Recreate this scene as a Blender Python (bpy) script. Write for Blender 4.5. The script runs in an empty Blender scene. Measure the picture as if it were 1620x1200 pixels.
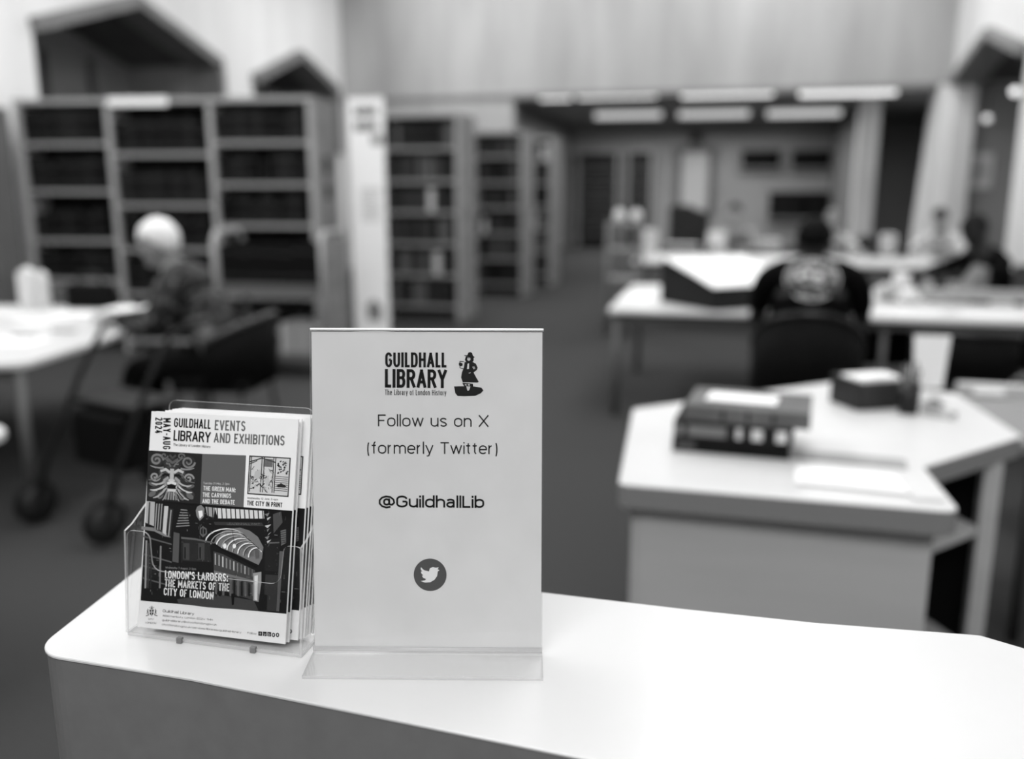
import bpy, bmesh, math, random
from mathutils import Vector, Matrix
from mathutils.bvhtree import BVHTree
random.seed(7)
R = math.radians
C = bpy.context.scene.collection
S = bpy.context.scene

# ------------------------------------------------------------------ camera
F = 1400.0; EYE = 1.5
PITCH = math.atan(300 / F); YAW = math.atan(340 * math.cos(PITCH) / F)
cd = bpy.data.cameras.new('camera'); cam = bpy.data.objects.new('camera', cd); C.objects.link(cam)
cd.sensor_fit = 'HORIZONTAL'; cd.sensor_width = 36; cd.lens = F / 1620 * 36
cam.location = (0, 0, EYE); cam.rotation_euler = (math.pi / 2 - PITCH, 0, YAW)
cd.clip_start = 0.05; cd.clip_end = 200
cd.dof.use_dof = True; cd.dof.focus_distance = 0.79; cd.dof.aperture_fstop = 2.15
S.camera = cam

# ------------------------------------------------------------------ world, light, exposure
w = bpy.data.worlds.new('world'); S.world = w; w.use_nodes = True
w.node_tree.nodes['Background'].inputs[0].default_value = (1, 1, 1, 1)
w.node_tree.nodes['Background'].inputs[1].default_value = 0.18
S.view_settings.view_transform = 'Standard'; S.view_settings.look = 'None'
S.view_settings.exposure = 0.0; S.view_settings.gamma = 1; S.view_settings.use_curve_mapping = False
try: S.cycles.transparent_max_bounces = 24
except Exception: pass

def area(name, loc, sx, sy, power, rot=(0, 0, 0)):
    l = bpy.data.lights.new(name, 'AREA'); l.shape = 'RECTANGLE'; l.size = sx; l.size_y = sy; l.energy = power
    o = bpy.data.objects.new(name, l); C.objects.link(o); o.location = loc; o.rotation_euler = rot
    return o
area('ceiling_and_fill_light', (-4.2, 4.5, 5.35), 2.0, 7.0, 330)
area('ceiling_and_fill_light', (0.6, 5.4, 5.35), 2.0, 6.0, 210)
area('ceiling_and_fill_light', (0.2, -2.2, 4.4), 4.5, 1.6, 215, (R(58), 0, 0))  # added front fill behind the camera, tilted down to brighten the sign
area('ceiling_and_fill_light', (-3.9, 12.2, 5.35), 2.2, 3.0, 170)
area('ceiling_and_fill_light', (1.0, 12.2, 5.35), 2.2, 3.0, 150)
area('wall_wash_light', (-1.7, 14.1, 5.2), 8.0, 0.4, 60, (R(25), 0, 0))
area('far_room_light', (-0.8, 20.5, 3.0), 5.0, 6.0, 330)
area('aisle_fill', (5.2, 12.6, 3.4), 1.0, 3.0, 150)  # added unseen fill that brightens the aisle wall
area('side_fill', (3.9, 18.0, 3.15), 0.8, 3.0, 90)  # added unseen fill lifting the dark wall right of the far room

# ------------------------------------------------------------------ helpers
def basis():
    f = Vector((-math.sin(YAW) * math.cos(PITCH), math.cos(YAW) * math.cos(PITCH), -math.sin(PITCH)))
    r = Vector((math.cos(YAW), math.sin(YAW), 0)); return r, r.cross(f), f
_r, _u, _f = basis(); EYEV = Vector((0, 0, EYE))
def ray(x, y): return _f + _r * ((x - 810) / F) - _u * ((y - 600) / F)
def atz(x, y, z): d = ray(x, y); return EYEV + d * ((z - EYE) / d.z)
def atY(x, y, Y): d = ray(x, y); return EYEV + d * (Y / d.y)
def lin(g):
    g = g / 255.0
    return g / 12.92 if g <= 0.04045 else ((g + 0.055) / 1.055) ** 2.4

MATS = {}
def M(name, g, rough=0.6, spec=0.3, noise=0, nscale=8, metal=0, bump=0, stretch=(1, 1, 1), coat=0, g2=None):
    """g: sRGB grey 0..255; noise: +- amount of procedural variation"""
    if name in MATS: return MATS[name]
    m = bpy.data.materials.new(name); m.use_nodes = True; MATS[name] = m
    nt = m.node_tree; b = nt.nodes['Principled BSDF']; v = lin(g)
    b.inputs['Base Color'].default_value = (v, v, v, 1); b.inputs['Roughness'].default_value = rough
    b.inputs['Specular IOR Level'].default_value = spec; b.inputs['Metallic'].default_value = metal
    if coat: b.inputs['Coat Weight'].default_value = coat; b.inputs['Coat Roughness'].default_value = 0.08
    m.diffuse_color = (v, v, v, 1)
    if noise or bump:
        tc = nt.nodes.new('ShaderNodeTexCoord'); mp = nt.nodes.new('ShaderNodeMapping'); mp.inputs['Scale'].default_value = stretch
        nz = nt.nodes.new('ShaderNodeTexNoise'); nz.inputs['Scale'].default_value = nscale; nz.inputs['Detail'].default_value = 6
        nt.links.new(tc.outputs['Object'], mp.inputs[0]); nt.links.new(mp.outputs[0], nz.inputs['Vector'])
        if noise:
            cr = nt.nodes.new('ShaderNodeValToRGB'); a = lin(max(0, g - noise)); c = lin(min(255, (g2 if g2 else g + noise)))
            cr.color_ramp.elements[0].position = 0.3; cr.color_ramp.elements[1].position = 0.7
            cr.color_ramp.elements[0].color = (a, a, a, 1); cr.color_ramp.elements[1].color = (c, c, c, 1)
            nt.links.new(nz.outputs['Fac'], cr.inputs[0]); nt.links.new(cr.outputs[0], b.inputs['Base Color'])
        if bump:
            bp = nt.nodes.new('ShaderNodeBump'); bp.inputs['Strength'].default_value = bump; bp.inputs['Distance'].default_value = 0.01
            nt.links.new(nz.outputs['Fac'], bp.inputs['Height']); nt.links.new(bp.outputs[0], b.inputs['Normal'])
    return m
def emis(name, g, st):
    m = bpy.data.materials.new(name); m.use_nodes = True; nt = m.node_tree
    b = nt.nodes['Principled BSDF']; b.inputs['Base Color'].default_value = (.8, .8, .8, 1)
    b.inputs['Emission Color'].default_value = (1, 1, 1, 1); b.inputs['Emission Strength'].default_value = st
    return m
def acrylic(name, tint, gloss=1.0, diff=0.0):
    m = bpy.data.materials.new(name); m.use_nodes = True; nt = m.node_tree; nt.nodes.clear()
    out = nt.nodes.new('ShaderNodeOutputMaterial'); tr = nt.nodes.new('ShaderNodeBsdfTransparent'); tr.inputs[0].default_value = (tint, tint, tint, 1)
    gl = nt.nodes.new('ShaderNodeBsdfGlossy'); gl.inputs['Roughness'].default_value = 0.04; gl.inputs[0].default_value = (gloss,) * 3 + (1,)
    fr = nt.nodes.new('ShaderNodeFresnel'); fr.inputs[0].default_value = 1.42; mx = nt.nodes.new('ShaderNodeMixShader')
    ge = nt.nodes.new('ShaderNodeNewGeometry'); ma = nt.nodes.new('ShaderNodeMath'); ma.operation = 'SUBTRACT'; ma.inputs[0].default_value = 1; nt.links.new(ge.outputs['Backfacing'], ma.inputs[1])
    mu = nt.nodes.new('ShaderNodeMath'); mu.operation = 'MULTIPLY'; nt.links.new(fr.outputs[0], mu.inputs[0]); nt.links.new(ma.outputs[0], mu.inputs[1]); nt.links.new(mu.outputs[0], mx.inputs[0])   # reflect on the outer face only
    nt.links.new(tr.outputs[0], mx.inputs[1]); nt.links.new(gl.outputs[0], mx.inputs[2])
    last = mx
    if diff:
        df = nt.nodes.new('ShaderNodeBsdfDiffuse'); df.inputs[0].default_value = (.8, .8, .8, 1); m2 = nt.nodes.new('ShaderNodeMixShader'); m2.inputs[0].default_value = diff
        nt.links.new(mx.outputs[0], m2.inputs[1]); nt.links.new(df.outputs[0], m2.inputs[2]); last = m2
    nt.links.new(last.outputs[0], out.inputs[0]); return m
def printmat(name='printed_ink', rough=0.55, spec=0.15):
    if name in MATS: return MATS[name]
    m = bpy.data.materials.new(name); m.use_nodes = True; nt = m.node_tree; b = nt.nodes['Principled BSDF']
    b.inputs['Roughness'].default_value = rough; b.inputs['Specular IOR Level'].default_value = spec
    a = nt.nodes.new('ShaderNodeVertexColor'); a.layer_name = 'ink'; nt.links.new(a.outputs[0], b.inputs['Base Color'])
    MATS[name] = m; return m

def tag(o, label=None, cat=None, group=None, kind=None):
    if label: o['label'] = label
    if cat: o['category'] = cat
    if group: o['group'] = group
    if kind: o['kind'] = kind
    return o
def thing(name, label, cat, loc=(0, 0, 0), rz=0, group=None):
    o = bpy.data.objects.new(name, None); o.empty_display_size = 0.1; C.objects.link(o); o.location = loc; o.rotation_euler = (0, 0, rz)
    return tag(o, label, cat, group)

class MB:
    def __init__(s): s.v = []; s.f = []; s.m = []; s.sm = []
    def add(s, vs, fs, mi=0, smooth=False):
        n = len(s.v); s.v += [Vector(p) for p in vs]
        for f in fs: s.f.append([n + i for i in f]); s.m.append(mi); s.sm.append(smooth)
        return s
    def box(s, a, b, mi=0, mat=None):
        x0, y0, z0 = a; x1, y1, z1 = b
        vs = [Vector(p) for p in ((x0, y0, z0), (x1, y0, z0), (x1, y1, z0), (x0, y1, z0), (x0, y0, z1), (x1, y0, z1), (x1, y1, z1), (x0, y1, z1))]
        if mat: vs = [mat @ p for p in vs]
        return s.add(vs, [(3, 2, 1, 0), (4, 5, 6, 7), (0, 1, 5, 4), (1, 2, 6, 5), (2, 3, 7, 6), (3, 0, 4, 7)], mi)
    def prism(s, poly, z0, z1, mi=0, mside=None, mat=None):
        n = len(poly); vs = [Vector((p[0], p[1], z0)) for p in poly] + [Vector((p[0], p[1], z1)) for p in poly]
        if mat: vs = [mat @ p for p in vs]
        s.add(vs, [tuple(range(n - 1, -1, -1)), tuple(range(n, 2 * n))], mi)
        k = len(s.v) - 2 * n
        for i in range(n):
            j = (i + 1) % n; s.f.append([k + i, k + j, k + n + j, k + n + i]); s.m.append(mi if mside is None else mside); s.sm.append(False)
        return s
    def tube(s, pts, r, seg=10, mi=0, caps=True):
        pts = [Vector(p) for p in pts]; rs = r if isinstance(r, (list, tuple)) else [r] * len(pts)
        rings = []; prev = None
        for i, p in enumerate(pts):
            d = (pts[min(i + 1, len(pts) - 1)] - pts[max(i - 1, 0)]).normalized()
            a = d.orthogonal().normalized() if prev is None else (prev - d * prev.dot(d)).normalized()
            prev = a; b = d.cross(a); rings.append([p + (a * math.cos(t) + b * math.sin(t)) * rs[i] for t in [2 * math.pi * k / seg for k in range(seg)]])
        n0 = len(s.v)
        for q in rings: s.v += q
        for i in range(len(rings) - 1):
            for k in range(seg):
                l = (k + 1) % seg; s.f.append([n0 + i * seg + k, n0 + i * seg + l, n0 + (i + 1) * seg + l, n0 + (i + 1) * seg + k]); s.m.append(mi); s.sm.append(True)
        if caps:
            s.f.append([n0 + k for k in range(seg - 1, -1, -1)]); s.m.append(mi); s.sm.append(False)
            m0 = n0 + (len(rings) - 1) * seg; s.f.append([m0 + k for k in range(seg)]); s.m.append(mi); s.sm.append(False)
        return s
    def lathe(s, prof, c=(0, 0, 0), seg=20, mi=0, smooth=True, mat=None):
        n0 = len(s.v)
        for (r_, z) in prof:
            for k in range(seg):
                t = 2 * math.pi * k / seg; p = Vector((r_ * math.cos(t), r_ * math.sin(t), z))
                s.v.append((mat @ p if mat else p) + Vector(c))
        for i in range(len(prof) - 1):
            for k in range(seg):
                l = (k + 1) % seg; s.f.append([n0 + i * seg + k, n0 + i * seg + l, n0 + (i + 1) * seg + l, n0 + (i + 1) * seg + k]); s.m.append(mi); s.sm.append(smooth)
        return s
    def ell(s, c, r, mat=None, mi=0, u=16, v=10, fn=None):
        n0 = len(s.v); c = Vector(c); pts = []
        for i in range(v + 1):
            th = math.pi * i / v
            for k in range(u):
                ph = 2 * math.pi * k / u; p = Vector((r[0] * math.sin(th) * math.cos(ph), r[1] * math.sin(th) * math.sin(ph), r[2] * math.cos(th)))
                if fn: p = fn(p)
                if mat: p = mat @ p
                s.v.append(c + p)
        for i in range(v):
            for k in range(u):
                l = (k + 1) % u; s.f.append([n0 + i * u + k, n0 + (i + 1) * u + k, n0 + (i + 1) * u + l, n0 + i * u + l]); s.m.append(mi); s.sm.append(True)
        return s
    def build(s, name, mat, parent=None, loc=None, bevel=0, rot=None, segs=2):
        me = bpy.data.meshes.new(name); me.from_pydata([tuple(p) for p in s.v], [], s.f)
        mats = mat if isinstance(mat, (list, tuple)) else [mat]
        for m in mats: me.materials.append(m)
        for p, mi, sm in zip(me.polygons, s.m, s.sm): p.material_index = mi; p.use_smooth = sm
        bm = bmesh.new(); bm.from_mesh(me)
        bmesh.ops.remove_doubles(bm, verts=bm.verts, dist=1e-6)
        if bevel: bmesh.ops.bevel(bm, geom=[e for e in bm.edges if len(e.link_faces) == 2 and e.calc_face_angle(0) > 0.5], offset=bevel, segments=segs, profile=0.5, affect='EDGES')
        bmesh.ops.recalc_face_normals(bm, faces=bm.faces); bm.to_mesh(me); bm.free()
        return link(name, me, parent, loc, rot)
def link(name, me, parent=None, loc=None, rot=None):
    o = bpy.data.objects.new(name, me); C.objects.link(o)
    if parent: o.parent = parent
    if loc is not None: o.location = loc
    if rot is not None: o.rotation_euler = rot
    return o
def boxobj(name, a, b, mat, parent=None, bevel=0): return MB().box(a, b).build(name, mat, parent, bevel=bevel)
def struct(name, mb, mat): o = mb.build(name, mat); o['kind'] = 'structure'; return o
def copy_tree(o, parent=None):
    c = o.copy(); C.objects.link(c)
    if parent: c.parent = parent
    for ch in list(o.children): copy_tree(ch, c)
    return c
def RZ(a): return Matrix.Rotation(a, 4, 'Z')
def TR(*v): return Matrix.Translation(Vector(v))

# ------------------------------------------------------------------ flat print: polygons and lettering in (u, v) of a sheet
_tc = {}
def text_polys(body, bold=0.0, align=None):
    key = (body, bold)
    if key in _tc: return _tc[key]
    cu = bpy.data.curves.new('t', 'FONT'); cu.body = body; cu.offset = bold; cu.resolution_u = 3; cu.fill_mode = 'FRONT'
    ob = bpy.data.objects.new('t', cu); C.objects.link(ob); dg = bpy.context.evaluated_depsgraph_get(); dg.update()
    me = bpy.data.meshes.new_from_object(ob.evaluated_get(dg)); vs = [(v.co.x, v.co.y) for v in me.vertices]; fs = [tuple(p.vertices) for p in me.polygons]
    bpy.data.objects.remove(ob); bpy.data.curves.remove(cu); bpy.data.meshes.remove(me)
    x0 = min(v[0] for v in vs); x1 = max(v[0] for v in vs)
    _tc[key] = ([((v[0] - x0) / (x1 - x0), v[1]) for v in vs], fs); return _tc[key]
CAP = 0.0
def cap_height():
    global CAP
    if not CAP:
        vs, fs = text_polys('H'); CAP = max(v[1] for v in vs)
    return CAP
# a condensed single-stroke alphabet: strokes in a 0..1 box (x) and cap height 1 (y), name -> (width, strokes)
def _a(cx, cy, rx, ry, a0, a1, n=9): return [(cx + rx * math.cos(R(a0 + (a1 - a0) * i / n)), cy + ry * math.sin(R(a0 + (a1 - a0) * i / n))) for i in range(n + 1)]
XH = .72
def _o(x0, x1, y0, y1, ry=.25):
    m = (x0 + x1) / 2; rx = (x1 - x0) / 2; return _a(m, y1 - ry, rx, ry, 0, 180) + _a(m, y0 + ry, rx, ry, 180, 360) + [(x1, y1 - ry)]
GL = {
 'A': (1.02, [[(0, 0), (.5, 1)], [(.5, 1), (1, 0)], [(.17, .28), (.83, .28)]]), 'B': (.92, [[(0, 0), (0, 1)], [(0, 1), (.6, 1)] + _a(.6, .77, .36, .23, 90, -90) + [(0, .54)], [(0, .54), (.6, .54)] + _a(.6, .27, .4, .27, 90, -90) + [(0, 0)]]),
 'C': (.92, [_a(.5, .72, .5, .28, 5, 180) + _a(.5, .28, .5, .28, 180, 355)]), 'D': (.94, [[(0, 0), (0, 1)], [(0, 1), (.5, 1)] + _a(.5, .68, .5, .32, 90, 0) + _a(.5, .32, .5, .32, 0, -90) + [(0, 0)]]),
 'E': (.80, [[(0, 0), (0, 1)], [(0, 1), (1, 1)], [(0, .52), (.9, .52)], [(0, 0), (1, 0)]]), 'F': (.78, [[(0, 0), (0, 1)], [(0, 1), (1, 1)], [(0, .50), (.88, .50)]]),
 'G': (.95, [_a(.5, .72, .5, .28, 10, 180) + _a(.5, .28, .5, .28, 180, 360) + [(1, .50)], [(1, .50), (.55, .50)]]), 'H': (.95, [[(0, 0), (0, 1)], [(1, 0), (1, 1)], [(0, .52), (1, .52)]]), 'I': (.16, [[(.5, 0), (.5, 1)]]),
 'J': (.7, [[(1, 1), (1, .3)] + _a(.5, .28, .5, .28, 0, -150)]), 'q': (.80, [[(1, -.28), (1, XH)], _o(0, 1, 0, XH)]), 'x': (.76, [[(0, 0), (1, XH)], [(0, XH), (1, 0)]]), '9': (.88, [_o(0, 1, .4, 1), [(1, .7), (.8, .25), (.3, 0)]]), '8': (.88, [_o(0, 1, .5, 1), _o(0, 1, 0, .5)]),
 'K': (.92, [[(0, 0), (0, 1)], [(0, .38), (.95, 1)], [(.3, .58), (1, 0)]]), 'L': (.68, [[(0, 0), (0, 1)], [(0, 0), (1, 0)]]), 'M': (1.22, [[(0, 0), (0, 1)], [(0, 1), (.5, .25)], [(.5, .25), (1, 1)], [(1, 1), (1, 0)]]),
 'N': (.98, [[(0, 0), (0, 1)], [(0, 1), (1, 0)], [(1, 0), (1, 1)]]), 'O': (.94, [_o(0, 1, 0, 1, .3)]), 'P': (.88, [[(0, 0), (0, 1)], [(0, 1), (.55, 1)] + _a(.55, .73, .45, .27, 90, -90) + [(0, .46)]]),
 'R': (.94, [[(0, 0), (0, 1)], [(0, 1), (.55, 1)] + _a(.55, .75, .42, .25, 90, -90) + [(0, .50)], [(.52, .50), (1, 0)]]), 'S': (.88, [_a(.5, .75, .5, .25, 20, 180) + [(.12, .60), (.5, .52), (.88, .42)] + _a(.5, .25, .5, .25, 0, -160)]),
 'T': (.86, [[(0, 1), (1, 1)], [(.5, 0), (.5, 1)]]), 'U': (.94, [[(0, 1), (0, .3)] + _a(.5, .28, .5, .28, 180, 360) + [(1, 1)]]), 'V': (.98, [[(0, 1), (.5, 0)], [(.5, 0), (1, 1)]]),
 'W': (1.4, [[(0, 1), (.25, 0)], [(.25, 0), (.5, .9)], [(.5, .9), (.75, 0)], [(.75, 0), (1, 1)]]), 'X': (.98, [[(0, 0), (1, 1)], [(0, 1), (1, 0)]]), 'Y': (.98, [[(0, 1), (.5, .45)], [(1, 1), (.5, .45)], [(.5, .45), (.5, 0)]]),
 '2': (.88, [_a(.5, .74, .5, .26, 170, -20) + [(0, 0)], [(0, 0), (1, 0)]]), '0': (.88, [_o(0, 1, 0, 1, .3)]), '4': (.92, [[(.7, 0), (.7, .6)], [(.55, 1), (0, .24)], [(0, .24), (1, .24)]]), '1': (.5, [[(.7, 0), (.7, 1)], [(.7, 1), (.1, .8)]]), '3': (.88, [_a(.45, .76, .48, .24, 160, -90), _a(.45, .27, .52, .27, 90, -160)]), '7': (.84, [[(0, 1), (1, 1)], [(1, 1), (.35, 0)]]), '6': (.88, [_o(0, 1, 0, .6), [(0, .3), (.2, .75), (.7, 1)]]), '5': (.86, [[(.9, 1), (.1, 1)], [(.1, 1), (.05, .55)], [(.05, .55)] + _a(.45, .30, .52, .30, 90, -150)]),
 '-': (.55, [[(.0, .48), (1, .48)]]), ':': (.16, [[(.5, 0), (.5, .12)], [(.5, .58), (.5, .70)]]), "'": (.16, [[(.5, .75), (.5, 1)]]), ',': (.16, [[(.6, .1), (.3, -.15)]]), '.': (.16, [[(.5, 0), (.5, .1)]]), '/': (.6, [[(0, -.1), (1, 1.05)]]), ' ': (.42, []),
 '(': (.30, [_a(1.2, .36, 1.2, .76, 125, 235)]), ')': (.30, [_a(-.2, .36, 1.2, .76, 55, -55)]), '@': (1.4, [_o(.32, .66, .18, .72, .2), [(.66, .72), (.66, .28)] + _a(.80, .30, .14, .12, 180, 300) + _a(.5, .45, .5, .55, -8, 300)]),
 'a': (.76, [_a(.45, .56, .45, .16, 160, 0) + [(.9, 0)], [(.9, .42), (.5, .42)] + _a(.42, .21, .42, .21, 90, 270) + [(.6, .0), (.9, .16)]]), 'b': (.80, [[(0, 0), (0, 1.04)], _o(0, 1, 0, XH)]), 'c': (.74, [_a(.5, .47, .5, .25, 20, 180) + _a(.5, .25, .5, .25, 180, 340)]),
 'd': (.80, [[(1, 0), (1, 1.04)], _o(0, 1, 0, XH)]), 'e': (.80, [[(0, .37), (1, .37)], [(1, .37)] + _a(.5, .45, .5, .27, 0, 180) + _a(.5, .25, .5, .25, 180, 325)]), 'f': (.50, [[(.45, 0), (.45, .8)] + _a(.9, .82, .45, .22, 180, 95), [(0, XH), (.95, XH)]]),
 'g': (.80, [[(1, XH), (1, -.05)] + _a(.5, -.06, .5, .22, 0, -150), _o(0, 1, .02, XH)]), 'h': (.78, [[(0, 0), (0, 1.04)], [(0, .40)] + _a(.5, .46, .5, .26, 170, 0) + [(1, 0)]]), 'i': (.14, [[(.5, 0), (.5, XH - .03)], [(.5, 1.0), (.5, 1.01)]]), 'k': (.76, [[(0, 0), (0, 1.04)], [(0, .28), (.95, XH)], [(.35, .42), (1, 0)]]), 'l': (.14, [[(.5, 0), (.5, 1.04)]]),
 'm': (1.22, [[(0, 0), (0, XH)], [(0, .42)] + _a(.25, .48, .25, .24, 170, 0) + [(.5, 0)], [(.5, .42)] + _a(.75, .48, .25, .24, 170, 0) + [(1, 0)]]), 'n': (.78, [[(0, 0), (0, XH)], [(0, .40)] + _a(.5, .46, .5, .26, 170, 0) + [(1, 0)]]), 'o': (.82, [_o(0, 1, 0, XH)]), 'p': (.80, [[(0, -.28), (0, XH)], _o(0, 1, 0, XH)]),
 'r': (.46, [[(0, 0), (0, XH)], [(0, .40)] + _a(.85, .40, .85, .32, 170, 95)]), 's': (.70, [_a(.5, .53, .5, .19, 25, 180) + [(.2, .42), (.8, .30)] + _a(.5, .19, .5, .19, 0, -155)]), 't': (.50, [[(.42, .95), (.42, .2)] + _a(.80, .2, .38, .2, 180, 275), [(0, XH), (.95, XH)]]), 'u': (.78, [[(1, 0), (1, XH)], [(0, XH), (0, .26)] + _a(.5, .26, .5, .26, 180, 360)]),
 'v': (.78, [[(0, XH), (.5, 0)], [(.5, 0), (1, XH)]]), 'w': (1.15, [[(0, XH), (.25, 0)], [(.25, 0), (.5, XH)], [(.5, XH), (.75, 0)], [(.75, 0), (1, XH)]]), 'y': (.78, [[(0, XH), (.52, 0)], [(1, XH), (.4, -.24), (.1, -.26)]])}
class Print:
    """p0 origin, eu/ev unit axes of the sheet, n normal to the viewer; px() turns a pixel of the photograph into (u, v)"""
    def __init__(s, p0, eu, ev, step=0.00005, base=0.0001):
        s.p0 = Vector(p0); s.eu = Vector(eu).normalized(); s.ev = Vector(ev).normalized(); s.n = s.eu.cross(s.ev).normalized()
        s.v = []; s.f = []; s.g = []; s.step = step; s.base = base; s.layer = 0
    def px(s, x, y):
        d = ray(x, y); t = (s.p0 - EYEV).dot(s.n) / d.dot(s.n); q = EYEV + d * t - s.p0
        return (q.dot(s.eu), q.dot(s.ev))
    def poly(s, pts, g, layer=None):
        L = s.layer if layer is None else layer; n = len(s.v)
        s.v += [(p[0], p[1], s.base + L * s.step) for p in pts]; s.f.append(list(range(n, n + len(pts)))); s.g.append(g)
    def ppoly(s, pts, g, layer=None): s.poly([s.px(*p) for p in pts], g, layer)
    def ell(s, c, rx, ry, g, layer=None, seg=20): s.poly([(c[0] + rx * math.cos(2 * math.pi * k / seg), c[1] + ry * math.sin(2 * math.pi * k / seg)) for k in range(seg)], g, layer)
    def stroke(s, pts, wd, g, layer=None, taper=False):
        pts = [Vector((p[0], p[1])) for p in pts]; L = []; Rr = []
        for i, p in enumerate(pts):
            d = (pts[min(i + 1, len(pts) - 1)] - pts[max(i - 1, 0)])
            if d.length < 1e-9: continue
            d.normalize(); n = Vector((-d.y, d.x)); k = wd / 2 * (1 - 0.8 * i / (len(pts) - 1) if taper else 1)
            L.append(p + n * k); Rr.append(p - n * k)
        for i in range(len(L) - 1): s.poly([L[i], Rr[i], Rr[i + 1], L[i + 1]], g, layer)
    def text(s, body, a, b, cap, g, bold=0.0, layer=5):
        """a, b: ends of the baseline in (u, v); cap: cap height in metres"""
        vs, fs = text_polys(body, bold); a = Vector(a); b = Vector(b); e = b - a; nrm = Vector((-e.y, e.x)).normalized(); k = cap / cap_height(); n = len(s.v)
        for (x, y) in vs: q = a + e * x + nrm * (y * k); s.v.append((q.x, q.y, s.base + layer * s.step))
        for f in fs: s.f.append([n + i for i in f]); s.g.append(g)
    def line(s, body, a, b, cap, g, wt=.17, gap=.14, layer=5):
        """single-stroke lettering from baseline end a to b, cap height in metres, stroke width wt x cap"""
        a = Vector(a); b = Vector(b); e = (b - a); W_ = e.length; e.normalize(); n = Vector((-e.y, e.x)); sw = wt * cap; gp = gap * cap
        chs = [c if c in GL else c.upper() for c in body]; k_ = W_ - gp * (len(chs) - 1); fx = sum(1 for c in chs if c in "Iil.:,'"); rest = sum(GL[c][0] for c in chs if c not in "Iil.:,'"); X = (k_ - fx * sw) / rest
        x = 0.0
        for i, c in enumerate(chs):
            gw, st = GL[c]; w_ = sw if c in "Iil.:,'" else gw * X
            for q in st:
                pts = [a + e * (x + sw / 2 + p[0] * max(0, w_ - sw) * (1 if w_ > sw * 1.01 else 0)) + n * (sw / 2 + p[1] * (cap - sw)) for p in q]
                if len(q) == 2 and (q[0][0] == q[1][0]):     # square ends on plain stems
                    d = (pts[1] - pts[0]).normalized() * sw / 2; pts = [pts[0] - d, pts[1] + d]
                elif len(q) == 2 and q[0][1] == q[1][1]:
                    d = (pts[1] - pts[0]).normalized() * sw * .45; pts = [pts[0] - d * (1 if q[0][0] == 0 else 0), pts[1] + d * (1 if q[1][0] == 1 else 0)]
                else:
                    if q[0][1] in (0, 1, XH): pts[0] = pts[0] + (pts[0] - pts[1]).normalized() * sw * .42
                    if q[-1][1] in (0, 1, XH) and q[-1] != q[0]: pts[-1] = pts[-1] + (pts[-1] - pts[-2]).normalized() * sw * .42
                s.stroke(pts, sw, g, layer)
            x += w_ + gp
    def pline(s, body, A, B, capx, g, wt=.17, gap=.14, layer=5):
        a = s.px(*A); b = s.px(*B); t = s.px(A[0], A[1] - capx); s.line(body, a, b, (Vector(t) - Vector(a)).length, g, wt, gap, layer)
    def ptext(s, body, A, B, capx, g, bold=0.0, layer=5):
        a = s.px(*A); b = s.px(*B); t = s.px(A[0] + (B[1] - A[1]) / max(1, abs(B[0] - A[0]) + abs(B[1] - A[1])) * 0, A[1] - capx)
        s.text(body, a, b, (Vector(t) - Vector(a)).length, g, bold, layer)
    def build(s, name, parent, local=None, mat=None):
        me = bpy.data.meshes.new(name)
        if local is None: vv = [tuple(s.p0 + s.eu * u + s.ev * v + s.n * h) for u, v, h in s.v]
        else: vv = [tuple(local @ Vector(p)) for p in s.v]
        me.from_pydata(vv, [], s.f); me.materials.append(mat or printmat())
        at = me.color_attributes.new('ink', 'FLOAT_COLOR', 'CORNER'); k = 0
        for p, g in zip(me.polygons, s.g):
            c = lin(g)
            for _ in p.vertices: at.data[k].color = (c, c, c, 1); k += 1
        return link(name, me, parent)

# ------------------------------------------------------------------ materials
concrete = M('concrete_wall', 218, .85, .1, 10, 0.5, bump=.15, stretch=(3, 3, .5))
concrete_d = M('bush_hammered_concrete', 160, .9, .1, 12, 0.7, bump=.3, stretch=(3, 3, .5))
plaster = M('painted_plaster', 168, .8, .1, 5, 1)
carpet = M('carpet', 62, .95, .05, 6, 90, bump=.4)
ceilm = M('ceiling_paint', 200, .9, .1, 3, 2)
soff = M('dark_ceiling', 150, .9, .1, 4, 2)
oak = M('window_wood', 112, .5, .3, 14, 3, stretch=(1, 1, 12))
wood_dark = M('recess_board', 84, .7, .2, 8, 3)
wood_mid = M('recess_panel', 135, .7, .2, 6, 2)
white_lam = M('white_laminate', 206, .28, .4, 3, 3, coat=.25)
grey_lam = M('grey_laminate_front', 108, .55, .2, 3, 40)
desk_lam = M('desk_laminate', 204, .35, .35, 3, 3)
edge_lam = M('desk_edging', 122, .5, .3)
panel_lam = M('desk_panel', 172, .55, .25, 4, 2, stretch=(1, 1, 6))
shelf_steel = M('painted_shelf_steel', 150, .5, .3, 5, 3)
shelf_lip = M('shelf_lip', 138, .5, .3)
end_ply = M('end_panel_board', 128, .6, .2, 8, 2, stretch=(1, 1, 4))
paper = M('paper_white', 236, .7, .15)
paper_w = M('paper_offwhite', 205, .7, .15)  # slightly greyer paper tone for some sheets and stacks
black = M('black_cloth', 14, .9, .1, 4, 30)
blackpl = M('black_plastic', 16, .45, .35)
steel = M('chrome_tube', 150, .3, .5, metal=.6)
dsteel = M('dark_metal', 52, .5, .35)
skinm = M('skin', 150, .6, .3, 6, 20)
skind = M('dark_skin', 34, .6, .3, 4, 20)
bookm = [M('book_cloth_%s' % n, g, .8, .1, 3, 12) for n, g in (('black', 12), ('ink', 20), ('dark', 30), ('brown', 42), ('slate', 56))]
bookl = [M('book_cloth_pale', 130, .7, .2, 8, 12), M('book_cloth_light', 185, .7, .2), M('book_cloth_mid', 84, .7, .2)]
pages = M('page_block', 205, .8, .1, 10, 60, stretch=(1, 1, 8))
clear = acrylic('clear_acrylic', .965)
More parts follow.
